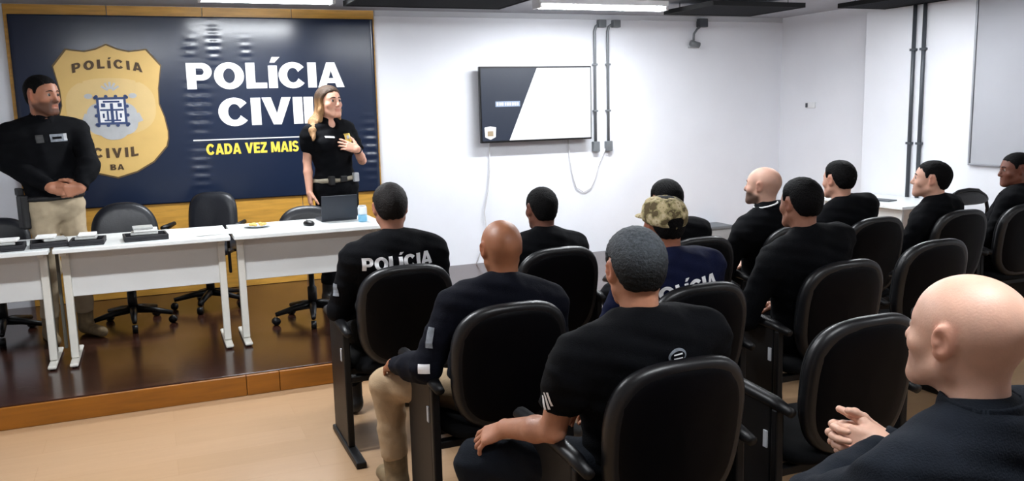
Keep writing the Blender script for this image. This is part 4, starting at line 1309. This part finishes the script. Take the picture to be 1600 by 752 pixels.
    S.post = lambda q: np.minimum(amp*.55*wob(q*np.array((1., 1., .6)), 26.)+amp*.4*wob(q*np.array((.7, 1., 1.2))+3.1, 47.), .004)
    v, q = S.mesh(cvox)
    so = mk('shirt', v, q, M[shirt], T)
    if neckwear == 'crew':
        c0 = nb*.80+hc*.20-Fv*.010
        tube('collar', [c0+X*.066*math.cos(a)+Fv*(.068*math.sin(a))-U*(.006+.014*math.sin(a)) for a in np.linspace(0, 2*PI, 26)[:-1]], .0075, M[shirt], T, n=6, closed=True)
    elif neckwear:
        K = SDF(); K.frame()
        r_ = .86 if female else 1
        a0, a1 = nb-U*.015-Fv*.004, nb*.60+hc*.40-Fv*.020
        if neckwear == 'polo': a1 = nb*.68+hc*.32-Fv*.016
        K.flat(a0, a1, .083*r_, .070*r_, k=0)
        K.flat(a0-(a1-a0)*.3, a1+(a1-a0)*.3, .074*r_, .0605*r_, k=.004, op='s')
        K.cap(a1+Fv*.13-U*.02, a0+Fv*.085-U*.02, .05, .022, k=.01, op='s')
        K.post = lambda q: .0012*wob(q, 60.)
        v, q = K.mesh(.0045)
        mk('collar', v, q, M[shirt], T)
    # ---------------- trousers
    Tr = SDF(); Tr.frame()
    Tr.ell(Pv-(0, 0, .02), (.178, .132, .125), R=TR if stand else None, k=.05)
    for s in (-1, 1):
        Tr.cap(hip[s], kn[s], .088, .068, k=.045)
        lo_ = an[s]+(kn[s]-an[s])*.16
        Tr.flat(kn[s]+(kn[s]-an[s])*.02, lo_, .066, .056, k=.04)
        Tr.sph(kn[s], .067, k=.03)
    if stand: Tr.half(hem+U*.02, U)
    Tr.post = lambda q: .0035*wob(q, 27.)+.002*wob(q+1.7, 55.)
    v, q = Tr.mesh(cvox*1.15)
    mk('trousers', v, q, M[pants], T)
    for s in (-1, 1):
        Bo = SDF(); Bo.frame()
        heel = an[s]*1.0; heel = np.array((an[s][0], an[s][1]-.025, .045+zfloor))
        Bo.cap(heel, (toe[s][0], toe[s][1], .038+zfloor), .042, .036, k=.03)
        Bo.cap(an[s]-(0, 0, .03), an[s]+(kn[s]-an[s])*.22, .048, .052, k=.03)
        Bo.half((0, 0, zfloor+.002), (0, 0, -1))
        v, q = Bo.mesh(.011)
        mk('boot', v, q, M[boots], T)
    return dict(T=T, loc=loc, S=S, B=B, shl=shl, el=el, wr=wr, nb=nb, U=U, X=X, F=Fv, Pv=Pv, hc=hc, Rh=Rh, sc=sc, ch=ch, hem=hem, TR=TR, kn=kn, an=an, hw=hw, Ln=Ln)

def stick(name, pd, P3, Fc, m, dirv, lift=.003, parent=None, label=None, solid=True):
    """lay flat print (points in front of the cloth) on to the shirt along dirv"""
    q = np.array(P3, float); dv = np.array(dirv, float); dv /= np.linalg.norm(dv)
    for _ in range(40):
        d = pd['S'].eval(q)-lift
        q = q+dv[None]*np.clip(d, -.03, .05)[:, None]*.8
    o = mk(name, q, Fc, m, parent or pd['T'], smooth=False)
    if label: o['label'] = label
    return o

def fine(x, z, Fc):
    bm = bmesh.new()
    vs = [bm.verts.new((a, 0, b)) for a, b in zip(x, z)]
    for f in Fc:
        try: bm.faces.new([vs[i] for i in f])
        except ValueError: pass
    for _ in range(3):
        es = [e for e in bm.edges if e.calc_length() > .011]
        if es: bmesh.ops.subdivide_edges(bm, edges=es, cuts=1, use_grid_fill=True)
    bmesh.ops.triangulate(bm, faces=bm.faces)
    bm.verts.index_update()
    X_ = np.array([v.co.x for v in bm.verts]); Z_ = np.array([v.co.z for v in bm.verts])
    F_ = [tuple(v.index for v in f.verts) for f in bm.faces]
    bm.free()
    return X_, Z_, F_

def shirt_text(pd, s, w, h, up, side=0.0, sub=1, back=True, m='white_print2', offset=.03):
    """lettering across the back: up = height on the spine under the neck"""
    x, z, Fc = block_text(s, -w/2, w/2, 0, h)
    x, z, Fc = fine(x, z, Fc)
    sg = 1 if back else -1
    base = pd['nb']-pd['U']*up-pd['F']*.4*sg
    P = [base+pd['X']*(a+side)*sg+pd['U']*b for a, b in zip(x, z)]
    return stick('lettering', pd, P, Fc, M[m], pd['F']*sg, lift=.004)

def patch(pd, name, base, dirv, up, w, h, m, n=4, lift=.003, label=None, tri=False):
    """small cloth patch stuck on from a point off the body"""
    dv = np.array(dirv, float); dv /= np.linalg.norm(dv)
    up = np.array(up, float); up = up-dv*(up@dv); up /= np.linalg.norm(up)
    rt = np.cross(dv, up)
    P = []; Fc = []
    for i in range(n+1):
        for j in range(n+1):
            P.append(np.array(base)-dv*.12+rt*(i/n-.5)*w+up*(j/n-.5)*h)
    for i in range(n):
        for j in range(n):
            Fc.append((i*(n+1)+j, (i+1)*(n+1)+j, (i+1)*(n+1)+j+1, i*(n+1)+j+1))
    return stick(name, pd, P, Fc, M[m], dv, lift, label=label)
OFFY = .27-.03
def seat(x, ytop): return (x, ytop+.27, 0.0)
# front row, left to right
p = person('seated man with short brown hair, black shirt with POLÍCIA lettering on the back', seat(1.04, 3.80), 0.0, (1.024, 3.97, 1.249), hyaw=-.12, hpitch=-.02,
           skin=(150, 104, 84), hair='full', hcol='hair_brown', shirt='cloth_black', sh_w=.205, vox=.006)
shirt_text(p, 'POLÍCIA', .335, .062, .092, side=-.008)
sl = p['shl'][-1]*.45+p['el'][-1]*.55
patch(p, 'sleeve_patch', sl, (.8, .5, 0), (0, 0, 1), .035, .06, 'patch')
p = person('seated man with black cropped hair below the television, seen from behind', seat(1.86, 3.88), 0.0, (1.847, 4.05, 1.179), skin=(104, 66, 52), hair='short', vox=.006, sh_w=.195)
p = person('seated man mostly hidden behind the camouflage cap, only dark hair top showing', seat(2.64, 3.79), 0.0, (2.53, 3.94, 1.185), skin=(160, 114, 92), hair='full', vox=.007)
p = person('seated bald man in profile with dark beard before the bare wall', seat(3.36, 3.87), .08, (3.258, 4.04, 1.218), hyaw=.42, hpitch=.06, skin=(204, 160, 140), neckwear='stand', hair='none', beard=.9, scalp=.12, vox=.006, sh_w=.20)
# lanyard strap round his neck
nb = p['nb']; 
tube('lanyard', [nb+p['X']*.062*math.cos(a)+p['F']*.07*math.sin(a)+p['U']*(.055-.02*math.sin(a)) for a in np.linspace(PI*.55, PI*2.45, 22)], .005, M['white_print2'], p['T'], n=6)
p = person('seated man with thick black hair, upright, left of the pale profile man', seat(3.97, 3.89), 0.0, (3.831, 4.06, 1.219), hyaw=.05, skin=(196, 148, 126), hair='full', vox=.006, sh_w=.20)
p = person('seated pale man with short black hair turned left in profile by the pipes', seat(4.64, 3.86), .25, (4.574, 4.03, 1.189), hyaw=.42, hpitch=.10, skin=(214, 166, 144), hair='short', scalp=.3, stubble=.4, vox=.006, sh_w=.20, sc=1.0)
p = person('seated dark skinned man with cropped hair at the right frame edge, looking left', seat(5.24, 3.88), .4, (5.345, 4.05, 1.207), hyaw=.65, hpitch=-.05, skin=(112, 66, 50), hair='buzz', vox=.006, sh_w=.20)
# second row
p = person('seated bald man in beige trousers, dark jacket, behind the man with lettering', seat(1.17, 2.85), 0.0, (1.206, 3.02, 1.174), hyaw=-.05, hpitch=.02, skin=(152, 98, 68), hair='none', scalp=.06, pants='cloth_beige', boots='boot', shirt='cloth_navy', neckwear='stand',
           sh_w=.215, belly=1.08, vox=.005, knees={-1: (.83, 3.40, .475)}, hvox={-1: .0045, 1: .007},
           arms={'L': dict(el=(.885, 3.0, .650), wr=(.822, 3.25, .600), dir=(.10, .9, -.35), palm=(.25, 0, -1), curl=(.25, .25, .3, .35))})
sl = p['shl'][-1]*.55+p['el'][-1]*.45
patch(p, 'sleeve_patch', sl, (.8, .55, 0), (0, 0, 1), .03, .075, 'patch')
sl = p['el'][-1]+np.array((.0, -.0, .01))
patch(p, 'sleeve_flag', sl, (.45, .85, 0), (0, 0, 1), .045, .035, 'white_print2')
p = person('seated man wearing a camouflage cap, dark blue shirt with lettering', seat(1.96, 2.80), 0.0, (1.90, 2.97, 1.222), hyaw=-.10, skin=(140, 88, 66), hair='short', shirt='cloth_blue', vox=.006, sh_w=.205)
shirt_text(p, 'POLÍCIA', .33, .060, .100, side=.0)
C = SDF(); C.frame(p['hc'], p['Rh'], p['sc'])
C.ell((0, -.018, .036), (.088, .110, .092), k=.01); C.ell((0, .02, .045), (.083, .088, .086), k=.03)
C.half((0, 0, .006), (0, .12, -1), k=.006)
C.ell((0, -.125, .016), (.040, .04, .022), k=.005, op='s')
def cap_flat(q, hc=p['hc'], Rh=p['Rh'], sc=p['sc']):
    l = ((q-hc) @ Rh)/sc
    return (l[..., 2]-.118)*sc
C.fn(cap_flat, k=.02)
C.post = lambda q: .0012*wob(q, 90.)
v, q_ = C.mesh(.005); cap_o = mk('cap', v, q_, M['camo'], p['T'])
Bm = SDF(); Bm.frame(p['hc'], p['Rh'], p['sc'])
Bm.ell((0, .125, .020), (.072, .075, .012), k=.01); Bm.half((0, .085, 0), (0, -1, 0)); v, q_ = Bm.mesh(.005)
mk('cap_brim', v, q_, M['camo'], cap_o)
tube('cap_strap', [p['hw']((.046*math.cos(a), -.112+.024*abs(math.cos(a)), -.004)) for a in np.linspace(0, PI, 9)], .006, M['camo'], cap_o, n=6)
lathe('cap_button', [(.012, 0), (.010, .006), (.0, .008)], M['camo'], cap_o, n=12, c=tuple(p['hw']((0, -.01, .117))))
p = person('seated man with thick dark hair and pale collar, right of the camouflage cap', seat(2.79, 2.90), 0.0, (2.682, 3.07, 1.242), hyaw=-.02, neckwear=None, skin=(150, 104, 84), hair='full', vox=.006, sh_w=.205)
nb = p['nb']
tube('undershirt_collar', [p['nb']*.70+p['hc']*.30+p['X']*.058*math.cos(a)+p['F']*(.060*math.sin(a)-.012)-p['U']*.010 for a in np.linspace(0, 2*PI, 24)[:-1]], .0055, M['white_collar'], p['T'], n=6, closed=True)
# third row
p = person('grey haired man in black short sleeved shirt, hand on his knee', seat(1.32, 1.98), -.05, (1.277, 2.15, 1.234), hyaw=-.12, hpitch=-.02, hroll=.0, sc=1.0, skin=(186, 130, 102), neckwear='polo', hair='full', hcol='hair_grey', sleeve='short', pants='cloth_dark',
           sh_w=.225, belly=1.05, vox=.0045, cvox=.008, hvox={-1: .0035, 1: .006}, arm_r=1.06, sag=.06, knees={-1: (.905, 2.53, .455)},
           arms={'L': dict(el=(1.03, 2.21, .655), wr=(.960, 2.415, .600), dir=(-.56, .62, -.42), palm=(.28, .32, -.8), curl=(.34, .38, .42, .46), spread=.20, thumb=(.6, .5)),
                 'R': dict(el=(1.58, 2.25, .66), wr=(1.36, 2.45, .60), dir=(-.6, .8, -.2), palm=(0, -.2, -1))})
x_, z_, f_ = disc(0, 0, .029, .020, 24)
base = p['nb']-p['U']*.045-p['F']*.4+p['X']*.055
ob = stick('back_emblem', p, [base+p['X']*a+p['U']*b for a, b in zip(x_, z_)], f_, M['patch'], p['F'], lift=.006)
x_, z_, f_ = disc(0, 0, .023, .014, 24)
stick('emblem_centre', p, [base+p['X']*a+p['U']*b for a, b in zip(x_, z_)], f_, M['cloth_black'], p['F'], lift=.009)
for k_ in (-1, 1):
    P = [base+p['X']*(a*.014)+p['U']*(k_*.006+b*.002) for a, b in ((-1, -1), (1, -1), (1, 1), (-1, 1))]
    stick('emblem_mark', p, P, [(0, 1, 2, 3)], M['white_print2'], p['F'], lift=.011)
sl = p['shl'][-1]*.52+p['el'][-1]*.48
for k_ in (-1, 0, 1):
    patch(p, 'sleeve_print', sl+p['F']*.016*k_+np.array((0, 0, -.012*k_)), (.85, .4, 0), (.1, .3, 1), .009, .052-.010*abs(k_), 'white_print2', label='white sleeve mark')
# nearest man
p = person('nearest man, bald, in dark jacket with clasped hands at the lower right', seat(1.44, .93), .0, (1.388, 1.12, 1.268), hyaw=.12, hpitch=.08, sc=1.02, wide=1.04, skin=(214, 170, 148), neckwear='stand', hair='none', scalp=.10, stubble=.35, shirt='cloth_dark',
           sh_w=.215, vox=.0035, cvox=.007, hvox=.003, sag=.05,
           arms={'L': dict(el=(1.20, 1.33, .76), wr=(1.505, 1.425, .805), dir=(-.80, .55, .10), palm=(.50, .80, -.2), curl=(.95, 1.0, 1.05, 1.1), spread=.04, thumb=(.55, .25)),
                 'R': dict(el=(1.70, 1.27, .72), wr=(1.54, 1.485, .80), dir=(-.75, .25, .05), palm=(-.3, -.85, .1), curl=(.8, .85, .9, .95), spread=.04, thumb=(.7, .4))})
# standing man on the stage
p = person('standing man in black jacket and khaki trousers, hands clasped, left of the badge', (-.60, 6.42, ZS), PI+.42, (-.618, 6.40, 1.872), hyaw=.42, hpitch=-.04, sc=1.08, wide=1.02, skin=(166, 112, 86), hair='buzz', scalp=.4, neckwear='stand', beard=.8, stand=True, pants='cloth_khaki', boots='boot',
           shirt='cloth_black', sh_w=.218, belly=1.14, vox=.006, cvox=.010, hvox=.0042, arm_r=1.15, waist=.93,
           arms={'R': dict(el=(-.855, 6.40, 1.33), wr=(-.60, 6.185, 1.165), dir=(.85, -.35, -.15), palm=(.1, .9, -.2), curl=(.5, .55, .6, .65), spread=.06),
                 'L': dict(el=(-.375, 6.30, 1.30), wr=(-.43, 6.165, 1.155), dir=(-.8, -.15, -.15), palm=(.1, .9, .1), curl=(.6, .6, .65, .7), spread=.06)})
bl = p['hem']; Rg = p['TR']
tube('belt', [bl+Rg @ np.array((.172*math.cos(a), .128*math.sin(a), .0)) for a in np.linspace(0, 2*PI, 30)[:-1]], .020, M['belt_dark'], p['T'], n=8, closed=True)
patch(p, 'chest_patch', p['ch']+p['U']*.075+p['F']*.05-p['X']*.045, -p['F'], p['U'], .105, .05, 'patch', n=6)
patch(p, 'chest_lettering', p['ch']+p['U']*.075+p['F']*.05-p['X']*.035, -p['F'], p['U'], .06, .015, 'cloth_black', n=3, lift=.0045)
patch(p, 'chest_emblem', p['ch']+p['U']*.075+p['F']*.05+p['X']*.07, -p['F'], p['U'], .045, .05, 'belt_dark', n=4)
patch(p, 'chest_flag', p['ch']+p['U']*.078+p['F']*.05-p['X']*.088, -p['F'], p['U'], .022, .044, 'plate', n=3, lift=.0045)
hs = p['hem']+p['X']*.192
bm = bmesh.new(); bx(bm, (hs[0]-.025, hs[1]-.05, hs[2]-.19), (hs[0]+.025, hs[1]+.05, hs[2]+.03), .012); bx(bm, (hs[0]-.018, hs[1]-.085, hs[2]+.025), (hs[0]+.018, hs[1]-.01, hs[2]+.075), .008)
bm_obj('holster', bm, M['belt_dark'], p['T'])
# woman on the stage
p = person('standing woman with long blond brown hair, black polo, hand on her chest', (1.30, 6.62, ZS), PI+.30, (1.262, 6.60, 1.782), hyaw=.16, hpitch=.08, sc=1.02, wide=.95, skin=(214, 160, 136), hair='long', hcol='hair_blond', scalp=0, stand=True, pants='cloth_black', boots='boot_black',
           shirt='cloth_black', sleeve='short', sh_w=.168, belly=.88, vox=.005, cvox=.009, hvox=.0042, female=True, neckwear=None, collar=False, vneck=True, waist=.93, arm_r=1.0,
           arms={'R': dict(el=(1.085, 6.62, 1.235), wr=(1.075, 6.54, 1.00), dir=(.02, -.1, -1), palm=(.95, .1, 0), curl=(.25, .3, .35, .4), spread=.06),
                 'L': dict(el=(1.485, 6.54, 1.225), wr=(1.425, 6.415, 1.315), dir=(-.75, .25, .30), palm=(-.35, .9, .0), curl=(.28, .32, .38, .45), spread=.14, thumb=(.8, .3))})
bl = p['hem']; Rg = p['TR']
tube('belt', [bl+p['U']*.0+Rg @ np.array((.160*math.cos(a), .122*math.sin(a), .0)) for a in np.linspace(0, 2*PI, 32)[:-1]], .021, M['belt'], p['T'], n=8, closed=True)
box('belt_buckle', bl+Rg @ np.array((-.028, .13, -.024)), bl+Rg @ np.array((-.028, .13, -.024))+np.array((.056, .018, .048)), M['belt_dark'], p['T'], bev=.005)
for sx_ in (-.115, .09):
    c_ = bl+Rg @ np.array((sx_, .118, 0))
    box('belt_pouch', c_-np.array((.022, .022, .035)), c_+np.array((.022, .022, .035)), M['belt_dark'] if sx_ > 0 else M['plate'], p['T'], bev=.008)
patch(p, 'gold_badge', p['ch']+p['U']*.045+p['F']*.05-p['X']*.075, -p['F'], p['U'], .05, .065, 'gold', n=5)
patch(p, 'badge_centre', p['ch']+p['U']*.050+p['F']*.05-p['X']*.075, -p['F'], p['U'], .022, .026, 'print_pale', n=3, lift=.005)
patch(p, 'name_print', p['ch']+p['U']*.065+p['F']*.05+p['X']*.065, -p['F'], p['U']+p['X']*-.15, .075, .013, 'white_print2', n=5)
patch(p, 'sleeve_patch', p['shl'][-1]*.6+p['el'][-1]*.4, p['X'], (0, 0, 1), .03, .04, 'patch')
wv = p['wr'][-1]; ev = p['el'][-1]; dd = (wv-ev)/np.linalg.norm(wv-ev); a1 = np.cross(dd, (0, 0, 1.)); a1 /= np.linalg.norm(a1); a2 = np.cross(dd, a1)
tube('wristwatch', [wv-dd*.012+(a1*math.cos(a)+a2*math.sin(a))*.0265 for a in np.linspace(0, 2*PI, 18)[:-1]], .006, M['belt_dark'], p['T'], n=6, closed=True)
